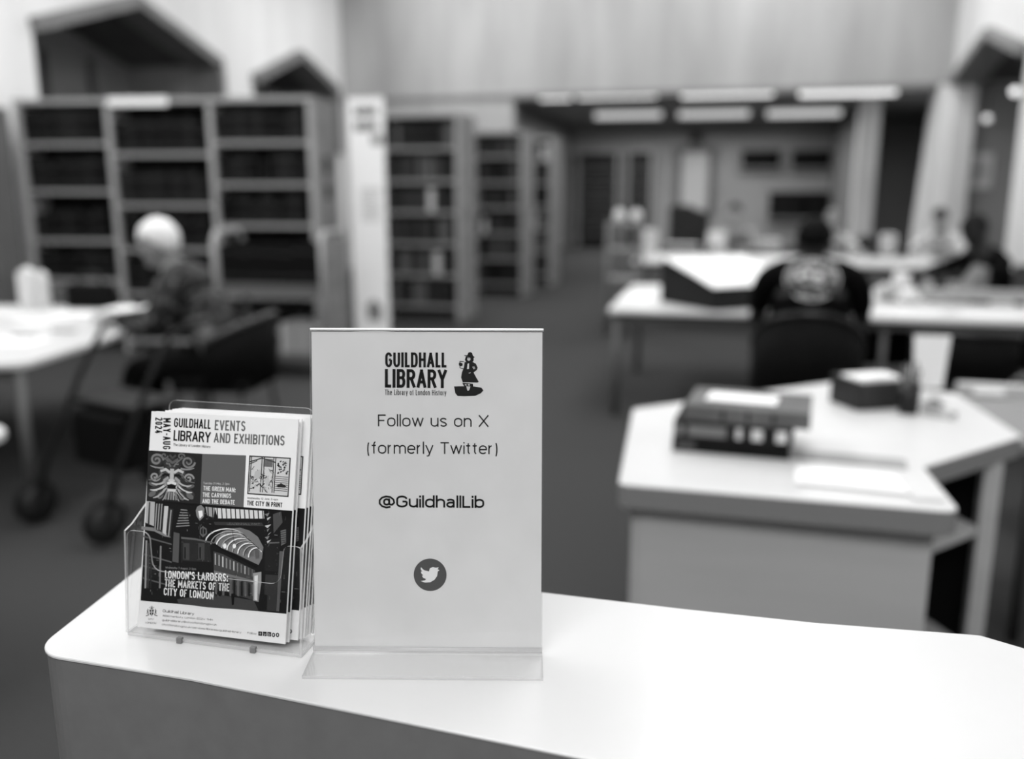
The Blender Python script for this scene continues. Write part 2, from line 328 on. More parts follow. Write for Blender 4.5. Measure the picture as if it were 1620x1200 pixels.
clear_edge = acrylic('acrylic_edge', .80, 1, .35)
tubelight = emis('fluorescent_diffuser', 255, 1.3)
tubelight2 = emis('fluorescent_diffuser_far', 255, .62)

# ------------------------------------------------------------------ the setting
LX, RX, BY, CZ = -6.6, 3.2, 15.0, 5.5
struct('floor', MB().box((LX - .3, -4, -.1), (7.5, 25.2, 0)), carpet)
# back wall with the wide opening
struct('wall_back', MB().box((LX - .3, BY, 0), (-3.54, BY + .35, 3.04)).box((LX - .3, BY, 3.04), (RX + .6, BY + .35, CZ)), concrete_d)
struct('trim_1', MB().box((LX, BY - .03, 2.99), (-3.54, BY, 3.05)).box((-3.60, BY - .04, 2.98), (RX, BY, 3.06)), M('opening_trim', 120, .6, .2))
pier = MB(); pier.add([(2.86, BY - .05, 0), (3.30, BY - .05, 0), (3.30, BY - .05, 3.04), (3.02, BY - .05, 3.04), (2.86, BY + .45, 0), (3.30, BY + .45, 0), (3.30, BY + .45, 3.04), (3.02, BY + .45, 3.04)],
    [(0, 1, 2, 3), (5, 4, 7, 6), (4, 0, 3, 7), (1, 5, 6, 2), (3, 2, 6, 7), (4, 5, 1, 0)])
struct('wall_pier', pier, concrete)
def wall_with_gables(x0, x1, y0, y1, gab):
    """solid wall between x0 and x1 along y with house-shaped openings: (ya, apex_y, yb, z_eave_a, z_apex, z_eave_b, z_sill)"""
    mb = MB(); y = y0
    def strip(pa, pb, za, zb, top):   # a wall slab over an opening with a sloping underside
        (ya, yb) = (pa, pb)
        vs = []
        for x in (x0, x1): vs += [(x, ya, za), (x, yb, zb), (x, yb, top), (x, ya, top)]
        mb.add(vs, [(0, 1, 2, 3), (7, 6, 5, 4), (0, 4, 5, 1), (3, 2, 6, 7), (1, 5, 6, 2), (0, 3, 7, 4)])
    for (ya, ap, yb, ea, az, eb, sill) in gab:
        strip(y, ya, 0, 0, CZ); strip(ya, ap, ea, az, CZ); strip(ap, yb, az, eb, CZ)
        if sill: strip(ya, yb, 0, 0, sill)
        y = yb
    strip(y, y1, 0, 0, CZ)
    return mb
gl = [(7.74, 9.34, 10.99, 3.04, 3.56, 3.10, 2.1), (11.92, 13.34, 14.65, 3.02, 3.54, 3.14, 2.1)]
struct('wall_left', wall_with_gables(LX - .3, LX, -4, BY, gl), concrete)
struct('wall_right', wall_with_gables(RX, RX + .3, -4, BY, [(11.5, 13.05, 14.75, 3.02, 3.45, 3.04, 0)]), concrete)
struct('ceiling', MB().box((LX - .3, -4, CZ), (RX + .6, BY + .35, CZ + .1)), ceilm)
struct('wall_front', MB().box((LX - .3, -4.1, 0), (RX + .6, -4, CZ)), plaster)
def gable_window(name, x, sgn, g, depth, back):
    ya, ap, yb, ea, az, eb, sill = g
    root = thing(name, None, None); root['kind'] = 'structure'; del_keys(root)
    w_ = .13
    def band(p, q, nm):
        (y0, z0), (y1, z1) = p, q; d = Vector((0, y1 - y0, z1 - z0)).normalized(); n = Vector((0, -d.z, d.y))
        if n.z < 0: n = -n
        vs = []
        for xx in (x - sgn * .10, x + sgn * .34):
            a = Vector((xx, y0, z0)); b = Vector((xx, y1, z1)); vs += [a - n * .05, b - n * .05, b + n * (w_ - .05), a + n * (w_ - .05)]
        MB().add(vs, [(0, 1, 2, 3), (7, 6, 5, 4), (0, 4, 5, 1), (3, 2, 6, 7), (1, 5, 6, 2), (0, 3, 7, 4)]).build(nm, oak if back else wood_mid, root)
    band((ya - .02, ea), (ap, az), 'barge_board'); band((ap, az), (yb + .02, eb), 'barge_board')
    for yy, zt in (((yb, eb),) if back else ()):
        boxobj('frame_jamb', (x - sgn * .10 if sgn > 0 else x - .34, yy - .05, sill), (x + .34 if sgn > 0 else x + .10, yy + .05, zt), oak, root)
    xo = x + sgn * depth
    if back:
        MB().add([(xo, ya, sill), (xo, yb, sill), (xo, yb, eb), (xo, ap, az), (xo, ya, ea)], [(0, 1, 2, 3, 4)]).add([(xo + sgn * .05, ya, sill), (xo + sgn * .05, yb, sill), (xo + sgn * .05, yb, eb), (xo + sgn * .05, ap, az), (xo + sgn * .05, ya, ea)], [(4, 3, 2, 1, 0)]).build('window_panel', wood_mid, root)
        for k in range(3):
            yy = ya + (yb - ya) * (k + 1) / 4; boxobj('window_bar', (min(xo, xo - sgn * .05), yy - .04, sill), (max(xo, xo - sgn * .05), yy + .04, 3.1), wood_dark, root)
    for (p, q) in (((ya, ea), (ap, az)), ((ap, az), (yb, eb))):
        vs = []
        for xx in (x + sgn * .31, xo):
            vs += [(xx, p[0], p[1]), (xx, q[0], q[1]), (xx, q[0], q[1] + .06), (xx, p[0], p[1] + .06)]
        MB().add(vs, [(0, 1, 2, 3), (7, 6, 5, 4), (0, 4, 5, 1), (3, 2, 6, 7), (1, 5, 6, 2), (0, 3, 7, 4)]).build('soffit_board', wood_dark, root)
    for yy, zt in (((ya, ea), (yb, eb)) if back else ()):
        boxobj('side_lining', (min(x + sgn * .3, xo), yy - .03, sill), (max(x + sgn * .3, xo), yy + .03, zt), wood_mid, root)
    if sill: boxobj('window_sill', (min(x, xo), ya, sill - .05), (max(x, xo), yb, sill), oak, root)
def del_keys(o):
    for k in ('label', 'category', 'group'):
        if k in o: del o[k]
gable_window('window_1', LX, -1, gl[0], 1.3, True)
gable_window('window_2', LX, -1, gl[1], 1.0, True)
gable_window('window_3', RX, 1, (11.5, 13.05, 14.75, 3.02, 3.45, 3.04, 0), 2.6, False)
# side aisle seen below the right gable
struct('wall_aisle', MB().box((RX + .1, BY + .0, 0), (7.4, BY + .3, 3.6)).box((7.3, -4, 0), (7.5, BY, 3.6)), M('aisle_plaster', 140, .8, .1, 6, 1))
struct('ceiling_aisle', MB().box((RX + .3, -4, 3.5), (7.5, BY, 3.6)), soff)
struct('wall_column', MB().box((4.22, 13.6, 0), (4.62, 14.0, 3.5)), concrete)
tag(boxobj('shade_block', (-6.59, 6.72, 0), (-6.36, 7.05, 2.22), M('wall_shade_grey', 96, .6, .2, 6, 2), None, .005), 'added grey block for the shaded wall end beside the long bookcase', 'shade_block')  # grey block added to imitate the darkened wall left of the bookcase
# the reading room beyond the opening
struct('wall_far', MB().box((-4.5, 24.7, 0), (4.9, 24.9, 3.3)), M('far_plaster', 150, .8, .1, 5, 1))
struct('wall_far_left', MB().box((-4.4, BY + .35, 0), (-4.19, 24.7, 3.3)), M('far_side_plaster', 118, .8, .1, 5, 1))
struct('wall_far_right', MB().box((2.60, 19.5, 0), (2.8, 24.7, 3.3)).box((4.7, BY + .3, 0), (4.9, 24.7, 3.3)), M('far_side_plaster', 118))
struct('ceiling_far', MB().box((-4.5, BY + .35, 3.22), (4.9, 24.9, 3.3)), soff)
struct('wall_far_column', MB().box((2.28, 17.6, 0), (2.62, 17.95, 3.22)), concrete)
struct('baseboard_back', MB().box((LX, BY - .02, 0), (-3.54, BY, .12)), M('baseboard', 70))

# ------------------------------------------------------------------ counter in front
ctr = thing('counter', 'white-topped service counter with rounded corner and grey front, holding the sign', 'counter')
def rounded(poly, radii, seg=7):
    out = []; n = len(poly)
    for i in range(n):
        p = Vector(poly[i]); a = Vector(poly[i - 1]) - p; b = Vector(poly[(i + 1) % n]) - p; r_ = radii[i]
        if r_ <= 0: out.append(tuple(p)); continue
        ang = a.angle(b); t = r_ / math.tan(ang / 2); pa = p + a.normalized() * t; pb = p + b.normalized() * t
        c = p + (a.normalized() + b.normalized()).normalized() * (r_ / math.sin(ang / 2))
        va = pa - c; vb = pb - c; a0 = math.atan2(va.y, va.x); a1 = math.atan2(vb.y, vb.x); d = (a1 - a0 + math.pi) % (2 * math.pi) - math.pi
        for k in range(seg + 1): t_ = a0 + d * k / seg; out.append((c.x + r_ * math.cos(t_), c.y + r_ * math.sin(t_)))
    return out
cp = [(-.592, .612), (-.428, .607), (-.25, .592), (-.08, .577), (.25, .548), (.95, .48), (.95, .40), (1.0, .46), (.62, .64), (.252, .846), (.104, .836), (-.02, .836), (-.164, .840), (-.372, .842), (-.372, 1.26), (-.64, 1.26), (-.612, .785)]
cp = [(-.594, .612), (-.428, .607), (-.25, .592), (-.08, .577), (.25, .545), (.95, .42), (1.05, .50), (.62, .655), (.252, .846), (.104, .836), (-.02, .836), (-.164, .840), (-.372, .842), (-.372, 1.262), (-.642, 1.262), (-.613, .785)]
poly = rounded(cp, [.035] + [0] * 6 + [0, .012, 0, 0, 0, .02, .01, .01, 0])
MB().prism(poly, 1.0868, 1.09).build('worktop', white_lam, ctr, bevel=.0008, segs=1)
cx = sum(p[0] for p in poly) / len(poly)
inner = rounded([(p[0] + (.0012 if p[0] < -.5 else (-.0012 if abs(p[0] + .372) < .01 else 0)), p[1] + (.0012 if p[1] < .7 else -.0012)) for p in cp], [.035] + [0] * 6 + [0, .012, 0, 0, 0, .02, .01, .01, 0])
MB().prism(inner, 0.0, 1.0866).build('front_panel', grey_lam, ctr)

# ------------------------------------------------------------------ acrylic sign stand with printed sheet
SL = Vector((-.3435, .670, 1.091)); SR = Vector((-.142, .7145, 1.091)); TL = Vector((-.347, .7145, 1.377))
eu = (SR - SL).normalized(); SW = .2066; nn = eu.cross((TL - SL)).normalized(); ev = nn.cross(eu).normalized(); SH = .2915
stand = thing('sign_stand', 'clear acrylic L-shaped sign stand standing on the white counter', 'sign stand')
def slab(o, a, b, c, th, la, lb):
    """slab from corner o along unit a (la) and b (lb), thickness th along c; big faces slot 0, rim slot 1"""
    mb = MB(); vs = [o, o + a * la, o + a * la + b * lb, o + b * lb]; vs += [p + c * th for p in vs]
    mb.add(vs, [(3, 2, 1, 0), (4, 5, 6, 7)], 0); n = len(mb.v) - 8
    for f in ((0, 1, 5, 4), (1, 2, 6, 5), (2, 3, 7, 6), (3, 0, 4, 7)): mb.f.append([n + i for i in f]); mb.m.append(1); mb.sm.append(False)
    return mb
o0 = SL + ev * .004
slab(o0 + nn * .0012, eu, ev, nn, .0018, SW, SH - .004).build('front_panel', [clear, clear_edge], stand)
slab(o0 - nn * .0030, eu, ev, nn, .0018, SW, SH - .004).build('back_panel', [clear, clear_edge], stand)
fwd = Vector((eu.y, -eu.x, 0)).normalized()
tint_foot = acrylic('acrylic_foot', .955)
slab(SL - Vector((0, 0, .0008)) , eu, fwd, Vector((0, 0, 1)), .0026, SW, .043).build('foot', [tint_foot, clear_edge], stand)
MB().tube([o0 + nn * .0006 + eu * 0, o0 + nn * .0006 + eu * SW], .0023, 10).build('bend', clear_edge, stand)
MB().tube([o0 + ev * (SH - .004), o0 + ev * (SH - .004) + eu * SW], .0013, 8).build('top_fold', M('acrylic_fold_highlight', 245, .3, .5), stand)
sheet = thing('printed_sign_sheet', 'white printed sheet with library logo and follow us text, inside the acrylic stand', 'sign')
slab(o0 - nn * .0006 + eu * .001, eu, ev, nn, .0004, SW - .002, SH - .006).build('sheet', M('sign_paper', 208, .75, .12, 3, 25), sheet)
P = Print(o0 - nn * .0001, eu, ev, step=.00003, base=.00005)
P.pline('GUILDHALL', (609.5, 580.5), (706.5, 581), 23.5, 10, .165, .075)
P.pline('LIBRARY', (609, 612.6), (707, 613.6), 29.3, 10, .16, .065)
P.pline('The Library of London History', (609, 624.3), (706, 625), 8.6, 75, .12, .10)
P.pline('Follow us on X', (598, 674), (773, 675), 18.8, 30, .105, .12)
P.pline('(formerly Twitter)', (581, 717), (787, 718), 18.6, 30, .105, .12)
P.pline('@GuildhallLib', (598.7, 802), (766, 803), 18.8, 12, .155, .09)
P.build('lettering', sheet)
# logo figure: reader in hat and coat on an island
G = Print(o0 - nn * .0001, eu, ev, step=.00003, base=.00005)
def c5(pts): return [(590 + x / 8.1, 540 + y / 8.1) for x, y in pts]
K = 22
G.ppoly(c5([(1040, 575), (1150, 572), (1290, 575), (1390, 590), (1415, 625), (1385, 660), (1310, 695), (1180, 700), (1085, 697), (1055, 660)]), K, 1)
G.ppoly(c5([(1210, 175), (1222, 142), (1245, 135), (1272, 145), (1280, 180), (1305, 200), (1290, 210), (1230, 195), (1170, 183), (1172, 175)]), K, 2)
G.ppoly(c5([(1190, 190), (1290, 205), (1290, 245), (1270, 265), (1195, 262), (1178, 235)]), K, 1)
G.ppoly(c5([(1212, 205), (1248, 208), (1250, 235), (1232, 248), (1210, 238)]), 190, 3)
G.ppoly(c5([(1222, 214), (1240, 216), (1238, 222), (1222, 220)]), K, 4)
G.ppoly(c5([(1175, 262), (1280, 262), (1320, 285), (1342, 335), (1330, 365), (1290, 395), (1310, 435), (1355, 515), (1340, 525), (1150, 520), (1130, 460), (1140, 395), (1165, 330)]), K, 1)
G.ppoly(c5([(1212, 285), (1232, 278), (1232, 350), (1205, 352)]), 200, 3)
G.ppoly(c5([(1270, 322), (1300, 318), (1312, 345), (1290, 358)]), 150, 3)
G.ppoly(c5([(1225, 400), (1255, 392), (1250, 405), (1232, 410)]), 170, 3)
G.ppoly(c5([(1112, 248), (1165, 252), (1165, 262), (1118, 260), (1112, 270)]), K, 1)
G.ppoly(c5([(1108, 258), (1112, 340), (1155, 350), (1158, 342), (1120, 335), (1116, 258)]), K, 1)
G.ppoly(c5([(1100, 275), (1125, 268), (1150, 282), (1148, 310), (1125, 318), (1102, 305)]), K, 2)
G.ppoly(c5([(1145, 528), (1280, 540), (1285, 570), (1255, 600), (1225, 655), (1195, 600), (1160, 560)]), K, 2)
G.ppoly(c5([(1178, 545), (1200, 548), (1200, 565), (1180, 560)]), 190, 3)
G.ppoly(c5([(1215, 545), (1245, 548), (1240, 565), (1218, 562)]), 190, 3)
G.ppoly(c5([(1195, 572), (1250, 575), (1232, 625), (1212, 630)]), 190, 3)
G.build('logo_figure', sheet)
E_ = Print(o0 - nn * .0001, eu, ev, step=.00003, base=.00005)
cc = E_.px(680.5, 908.8); rr = abs(E_.px(706.5, 908.8)[0] - cc[0]); E_.ell(cc, rr, rr, 78, 1, 40)
bird = [(697, 437), (715, 455), (745, 463), (750, 445), (768, 436), (785, 441), (803, 438), (796, 450), (807, 455), (797, 464), (793, 490), (778, 512), (752, 527), (722, 529), (696, 520), (722, 515), (728, 508), (710, 500), (703, 488), (712, 486), (700, 475), (697, 463), (705, 464), (696, 450)]
E_.ppoly([(480 + x / 3.75, 780 + y / 3.75) for x, y in bird], 222, 2)
E_.build('bird_roundel', sheet)

# ------------------------------------------------------------------ leaflet holder and booklets
BL = Vector((-.522, .6665, 1.0965)); BR = Vector((-.3690, .6665, 1.0985)); TLc = Vector((-.5245, .7175, 1.2935))
bu = Vector((1, 0, .008)).normalized(); bn = bu.cross(TLc - BL).normalized(); bv = bn.cross(bu).normalized(); BW = .1525; BH = .2035
hold = thing('leaflet_holder', 'clear acrylic leaflet holder on the counter, full of event booklets', 'leaflet holder')
hz = 1.0905
slab(Vector((-.528, .6595, hz)), Vector((1, 0, 0)), Vector((0, 1, 0)), Vector((0, 0, 1)), .003, .178, .080).build('base', [clear, clear_edge], hold)
lean = Vector((0, .20, .98)).normalized()
def plate(poly2, o, a, b, th, name, parent=hold):
    """outline in (a, b) extruded along a x b"""
    c = a.cross(b).normalized(); n = len(poly2); mb = MB(); vs = [o + a * p[0] + b * p[1] for p in poly2]; vs2 = [p - c * th for p in vs]
    mb.add(vs + vs2, [tuple(range(n)), tuple(range(2 * n - 1, n - 1, -1))], 0)
    for i in range(n): j = (i + 1) % n; mb.f.append([i, j, n + j, n + i]); mb.m.append(1); mb.sm.append(False)
    return mb.build(name, [clear, clear_edge], parent)
X_ = Vector((1, 0, 0)); o_f = Vector((-.528, .6595, hz + .003))
front = rounded([(0, 0), (.178, 0), (.178, .098), (.160, .098), (.156, .062), (.027, .062), (.024, .098), (0, .098)], [0, 0, .006, .006, .010, .010, .008, .006], 4)
plate(front, o_f, X_, Vector((0, .12, .99)).normalized(), .002, 'front_lip')
back = rounded([(0, 0), (.178, 0), (.160, .205), (.006, .205)], [0, 0, .008, .008], 4)
plate(back, Vector((-.530, .733, hz + .003)), X_, Vector((0, .06, .99)).normalized(), .002, 'back_panel')
for xs in (-.528, -.350):
    pl = [(0, 0), (.075, 0), (.080, .13), (.022, .100), (.011, .097)]
    plate(pl, Vector((xs, .6595, hz + .003)), Vector((0, 1, 0)), Vector((0, 0, 1)), .002, 'side_panel')
for xx in (-.475, -.400): boxobj('foot_tab', (xx, .657, 1.0902), (xx + .005, .661, 1.0955), M('tab_grey', 110, .3, .5), hold)

def cover_print():
    Q = Print(BL + bn * .0004, bu, bv, step=.00003, base=.0)
    A = lambda x, y: (200 + x / 5.0, 620 + y / 5.0)
    B = lambda x, y: (200 + x / 4.6156, 800 + y / 4.6156)
    def T(body, s_, p, q, cap, g, b=0.0, L=5):
        k = 5.0 if s_ is A else 4.6156; Q.pline(body, s_(*p), s_(*q), cap / k, g, .155 if cap > 40 else .17 if cap > 30 else .13, .10, L)
    Q.pline('GUILDHALL', A(375, 276), A(665, 291), 14.6, 12, .155, .09); Q.pline('LIBRARY', A(371, 383), A(664, 399), 16.6, 12, .155, .07)
    T('The Library of London History', A, (370, 424), (664, 441), 20, 40, .01)
    T('EVENTS', A, (697, 300), (940, 309), 80, 104, .02); T('AND EXHIBITIONS', A, (690, 398), (1250, 423), 78, 104, .02)
    for body, bx, y0, y1, cap in (('2024', 229, 200, 325, 58), ('MAY-AUG', 292, 205, 452, 60)):
        a = Q.px(*A(bx, y0)); b = Q.px(*A(bx - 4, y1)); t = Q.px(*A(bx + cap, y0)); Q.line(body, a, b, (Vector(t) - Vector(a)).length, 20, .15, .13)
    q = lambda S_, pts, g, L=1: Q.ppoly([S_(*p) for p in pts], g, L)
    # --- carved foliate face
    q(A, [(172, 460), (600, 487), (583, 884), (158, 852)], 34)
    def cu(x, y): return A(176 + x * 4.15 - y * .16, 462 + x * .27 + y * 3.85)   # 100 x 100 square of the carving
    def cst(pts, wd, g, L=2, taper=False): Q.stroke([Q.px(*cu(*p)) for p in pts], wd * .00052, g, L, taper)
    def spiral(cx_, cy_, r0, turns, dirn, g, wd, a0=0): cst([(cx_ + r0 * (1 - t / 26) * math.cos(a0 + dirn * t * turns * 2 * math.pi / 24), cy_ + r0 * (1 - t / 26) * math.sin(a0 + dirn * t * turns * 2 * math.pi / 24)) for t in range(24)], wd, g, 2)
    def blob(pts, g, L=1): Q.poly([Q.px(*cu(*p)) for p in pts], g, L)
    def cell(cx_, cy_, rx, ry, g, L=1, a=0): blob([(cx_ + rx * math.cos(t) * math.cos(a) - ry * math.sin(t) * math.sin(a), cy_ + rx * math.cos(t) * math.sin(a) + ry * math.sin(t) * math.cos(a)) for t in [2 * math.pi * k / 18 for k in range(18)]], g, L)
    cell(46, 24, 17, 12, 58); cell(46, 52, 19, 26, 76); cell(46, 44, 13, 8, 92, 1)
    for s_ in (-1, 1):
        cell(46 + s_ * 30, 18, 14, 13, 52); cell(46 + s_ * 30, 56, 15, 11, 60); cell(46 + s_ * 26, 80, 20, 11, 66, 1, s_ * .4); cell(46 + s_ * 17, 40, 9, 6, 84, 1, s_ * .5); cell(46 + s_ * 11, 62, 6, 8, 118, 2)
        cell(46 + s_ * 9, 47, 5, 2.6, 18, 3); cell(46 + s_ * 36, 88, 8, 5, 96, 2, s_ * .7); cell(46 + s_ * 20, 90, 8, 5, 104, 2, s_ * 1.1); cell(46 + s_ * 36, 68, 8, 4, 88, 2, -s_ * .3)
    for s_ in (-1, 1):
        m = lambda x: 46 + s_ * x
        spiral(m(30), 18, 13, 1.6, s_, 120, 4); spiral(m(30), 18, 9, 1.4, s_, 62, 2.5, 1)
        spiral(m(32), 52, 10, 1.5, -s_, 140, 3.5); spiral(m(16), 8, 7, 1.2, -s_, 95, 3)
        for (a, b, c_, g, wd) in (((12, 62), (24, 72), (38, 66), 170, 7), ((10, 68), (22, 82), (40, 80), 190, 8), ((9, 74), (18, 92), (34, 96), 165, 8), ((16, 34), (28, 36), (42, 30), 130, 6), ((18, 44), (24, 58), (44, 60), 110, 5), ((6, 80), (10, 92), (16, 100), 150, 6), ((8, 22), (14, 14), (22, 10), 100, 4)):
            pts = [(m((1 - t) ** 2 * a[0] + 2 * t * (1 - t) * b[0] + t * t * c_[0]), (1 - t) ** 2 * a[1] + 2 * t * (1 - t) * b[1] + t * t * c_[1]) for t in [k / 8 for k in range(9)]]
            cst(pts, wd, g, 3, True); cst([(p[0] + 1, p[1] + 2) for p in pts[:6]], wd * .3, 45, 4)
        cst([(m(4), 42), (m(12), 36), (m(22), 40)], 5, 185, 4); cst([(m(5), 48), (m(13), 46), (m(18), 50)], 4, 22, 5)     # brow, eye
        cst([(m(6), 52), (m(14), 58), (m(12), 70)], 5, 150, 4); cst([(m(3), 30), (m(6), 24), (m(12), 24)], 3, 110, 3)
    cst([(46, 34), (46, 50), (46, 57)], 8, 175, 4); cst([(40, 58), (52, 58)], 4, 190, 5); cst([(38, 65), (46, 62), (55, 65)], 5, 205, 5)
    Q.poly([Q.px(*cu(*p)) for p in ((38, 67), (55, 67), (53, 76), (40, 76))], 16, 5); cst([(39, 78), (54, 78)], 5, 195, 5)
    for k in range(5): cst([(38 + k * 4.2, 82), (36 + k * 5, 98)], 3, 130 + 20 * (k % 2), 4)
    cst([(36, 14), (46, 22), (57, 14)], 5, 90, 3); cst([(40, 6), (46, 12), (52, 6)], 4, 70, 3)
    # --- flat grey panel with text
    q(A, [(600, 487), (946, 500), (926, 912), (583, 884)], 92)
    T('Tuesday 21 May, 2-3pm', A, (608, 727), (815, 735), 17, 190); T('THE GREEN MAN:', A, (608, 776), (862, 792), 36, 222, .02)
    T('THE CARVINGS', A, (603, 828), (828, 838), 36, 222, .02); T('AND THE DEBATE', A, (600, 878), (856, 890), 36, 222, .02)
    # --- old woodcut
    q(A, [(972, 500), (1300, 519), (1282, 829), (955, 806)], 18); q(A, [(981, 510), (1291, 527), (1274, 820), (964, 797)], 196, 2)
    def wc(x, y): return A(981 + x * 3.10 - y * .17, 510 + x * .17 + y * 2.87)
    def ws(pts, wd, g=24, L=3): Q.stroke([Q.px(*wc(*p)) for p in pts], wd * .0004, g, L)
    rnd = random.Random(3)
    for x in (3, 30, 36, 60, 65): ws([(x, 0), (x + rnd.uniform(-1, 1), 96)], 2.2)
    ws([(0, 14), (30, 2), (64, 12)], 2.5); ws([(0, 20), (18, 10)], 2)
    for k in range(6): ws([(36 + k * 4, 4), (36 + k * 4, 24)], 1.6)
    Q.poly([Q.px(*wc(*p)) for p in ((34, 3), (58, 4), (58, 26), (34, 25))], 120, 3)
    for k in range(70):
        x, y = rnd.uniform(2, 58), rnd.uniform(30, 90); a = rnd.uniform(-1.2, 1.2); l = rnd.uniform(4, 13); ws([(x, y), (x + l * .4 * math.cos(a), y + l * .5 * math.sin(a) + 2), (x + l * math.cos(a), y + l * math.sin(a))], rnd.uniform(1, 2.6), rnd.choice((20, 40, 150)), 4)
    for k in range(26):
        x, y = rnd.uniform(68, 96), rnd.uniform(8, 44); ws([(x, y), (x + 4, y + rnd.uniform(-4, 4))], 3, rnd.choice((30, 60, 90)), 4)
    for k in range(8): ws([(66, 50 + k * 5.5), (99, 51 + k * 5.5)], 1.5, 60)
    Q.poly([Q.px(*wc(*p)) for p in ((70, 76), (82, 68), (96, 76), (92, 80), (74, 80))], 40, 5)
    Q.poly([Q.px(*wc(*p)) for p in ((14, 40), (26, 34), (30, 50), (22, 62), (12, 56))], 175, 5); Q.poly([Q.px(*wc(*p)) for p in ((38, 60), (48, 52), (54, 66), (46, 80))], 180, 5)
    T('Wednesday 12 June, 2-4pm', A, (955, 843), (1200, 857), 16, 90); T('THE CITY IN PRINT', A, (953, 893), (1232, 911), 37, 20, .02)
    # --- arcade photograph
    q(A, [(158, 852), (583, 886), (926, 914), (1312, 938), (1303, 1000)] + [], 22, 1)
    Q.ppoly([A(158, 852), A(1312, 938), B(1168, 787), B(103, 690)], 22, 1)
    q(A, [(700, 915), (1085, 938), (1090, 1000), (722, 998)], 205, 2); q(A, [(625, 905), (700, 915), (690, 992), (640, 975)], 150, 2)
    for k in range(13): x = 640 + k * 36; q(A, [(x, 905 + k * 2.2), (x + 8, 905 + k * 2.2), (x + 14, 1003), (x + 5, 1003)], 40, 3)
    q(A, [(560, 905), (590, 890), (618, 920), (612, 985), (580, 1018), (555, 980), (548, 935)], 120, 3); q(A, [(568, 940), (600, 935), (604, 975), (580, 1000)], 225, 4)
    q(A, [(158, 860), (225, 868), (218, 1060), (148, 1030)], 165, 2); q(A, [(178, 868), (190, 870), (182, 1050), (168, 1040)], 60, 3)
    q(A, [(232, 900), (300, 905), (285, 1110), (215, 1080)], 30, 3)
    for k in range(3): q(A, [(236 + k * 20, 880 + k * 2), (246 + k * 20, 882), (230 + k * 20, 1090), (222 + k * 20, 1085)], 140, 4)
    q(A, [(300, 900), (332, 902), (312, 1130), (285, 1110)], 185, 4); q(A, [(332, 915), (372, 925), (350, 1145), (318, 1130)], 45, 4); q(A, [(350, 930), (358, 932), (338, 1140), (330, 1136)], 150, 5)
    for k in range(7): q(A, [(430 - k * 6, 925 + k * 22), (480 + k * 3, 930 + k * 20), (482 + k * 3, 938 + k * 20), (428 - k * 6, 933 + k * 22)], 130, 3)
    q(A, [(120, 1060), (250, 1075), (330, 1120), (352, 1150), (300, 1140), (220, 1100), (118, 1085)], 120, 3)
    q(A, [(580, 1080), (605, 1058), (635, 1080), (638, 1120), (605, 1148), (580, 1120)], 90, 3); q(A, [(590, 1085), (605, 1070), (626, 1088), (626, 1115), (605, 1130), (590, 1115)], 25, 4); q(A, [(604, 1064), (610, 1064), (610, 1136), (604, 1136)], 95, 5)
    q(A, [(690, 1025), (1070, 1032), (1090, 1060), (700, 1050)], 52, 3)
    T('LEADENHALL MKT', B, (735, 138), (975, 140), 15, 105, .01)
    # barrel glass roof
    q(B, [(640, 270), (655, 230), (700, 185), (760, 165), (830, 158), (900, 180), (960, 225), (1000, 300), (990, 380), (965, 430), (900, 400), (800, 350), (700, 310)], 110, 2)
    for k in range(9):
        t = k / 8; cxx = 690 + t * 215; pts = []
        for j in range(9):
            a = math.pi * (1.0 - j / 8 * .80); rx, ry = 60 + 110 * (1 - t), 100 - 20 * t
            pts.append((cxx + 40 + rx * math.cos(a) * .9, 265 + t * 110 - ry * math.sin(a) * (.98 - .12 * t)))
        pts = [(min(995, p[0]), p[1]) for p in pts]
        Q.stroke([Q.px(*B(*p)) for p in pts], .0007 if k % 2 else .0011, 225 if k % 2 == 0 else 170, 3)
        Q.stroke([Q.px(*B(p[0] + 8, p[1] + 4)) for p in pts], .0005, 40, 4)
    for (x, y, r_) in ((718, 292, 14), (788, 292, 13)): Q.ell(Q.px(*B(x, y)), r_ * .00013, r_ * .00017, 225, 5)
    Q.stroke([Q.px(*B(772, 170)), Q.px(*B(790, 285))], .0004, 30, 5)
    q(B, [(640, 268), (700, 310), (800, 360), (960, 440), (945, 452), (790, 372), (690, 322), (640, 282)], 14, 4)
    for k in range(7):      # glass between the ribs, lighter towards the crown
        q(B, [(680 + k * 42, 200 + k * 18), (716 + k * 42, 190 + k * 22), (744 + k * 38, 262 + k * 20), (716 + k * 38, 280 + k * 18)], 176 - k * 10, 2)
    rd = random.Random(11)
    for k in range(150):    # small details of cornices, signs and shelves
        x, y = rd.choice(((rd.uniform(125, 330), rd.uniform(180, 640)), (rd.uniform(395, 620), rd.uniform(20, 400)), (rd.uniform(640, 930), rd.uniform(470, 680)), (rd.uniform(1000, 1165), rd.uniform(40, 740))))
        l = rd.uniform(6, 26); v_ = rd.random() < .6; q(B, [(x, y), (x + (3 if v_ else l), y + (0 if v_ else 3)), (x + (3 if v_ else l), y + (l if v_ else 6)), (x, y + (l if v_ else 4))], rd.choice((46, 60, 78, 100, 130)), 3)
    # receding shop fronts
    q(B, [(635, 330), (700, 350), (940, 470), (935, 690), (640, 600)], 62, 2)
    for k in range(11):
        x = 645 + k * 27; y0 = 345 + k * 11.5; q(B, [(x, y0), (x + 9, y0 + 3), (x + 9, y0 + 85 - k * 3), (x, y0 + 82 - k * 3)], 150 - 6 * k + 50 * (k % 3 == 2), 3)
        q(B, [(x, y0 + 130 - 2 * k), (x + 16, y0 + 135 - 2 * k), (x + 16, 660), (x, 655)], 26 if k % 2 else 92, 3)
    q(B, [(640, 470), (940, 545), (940, 560), (640, 492)], 105, 4)
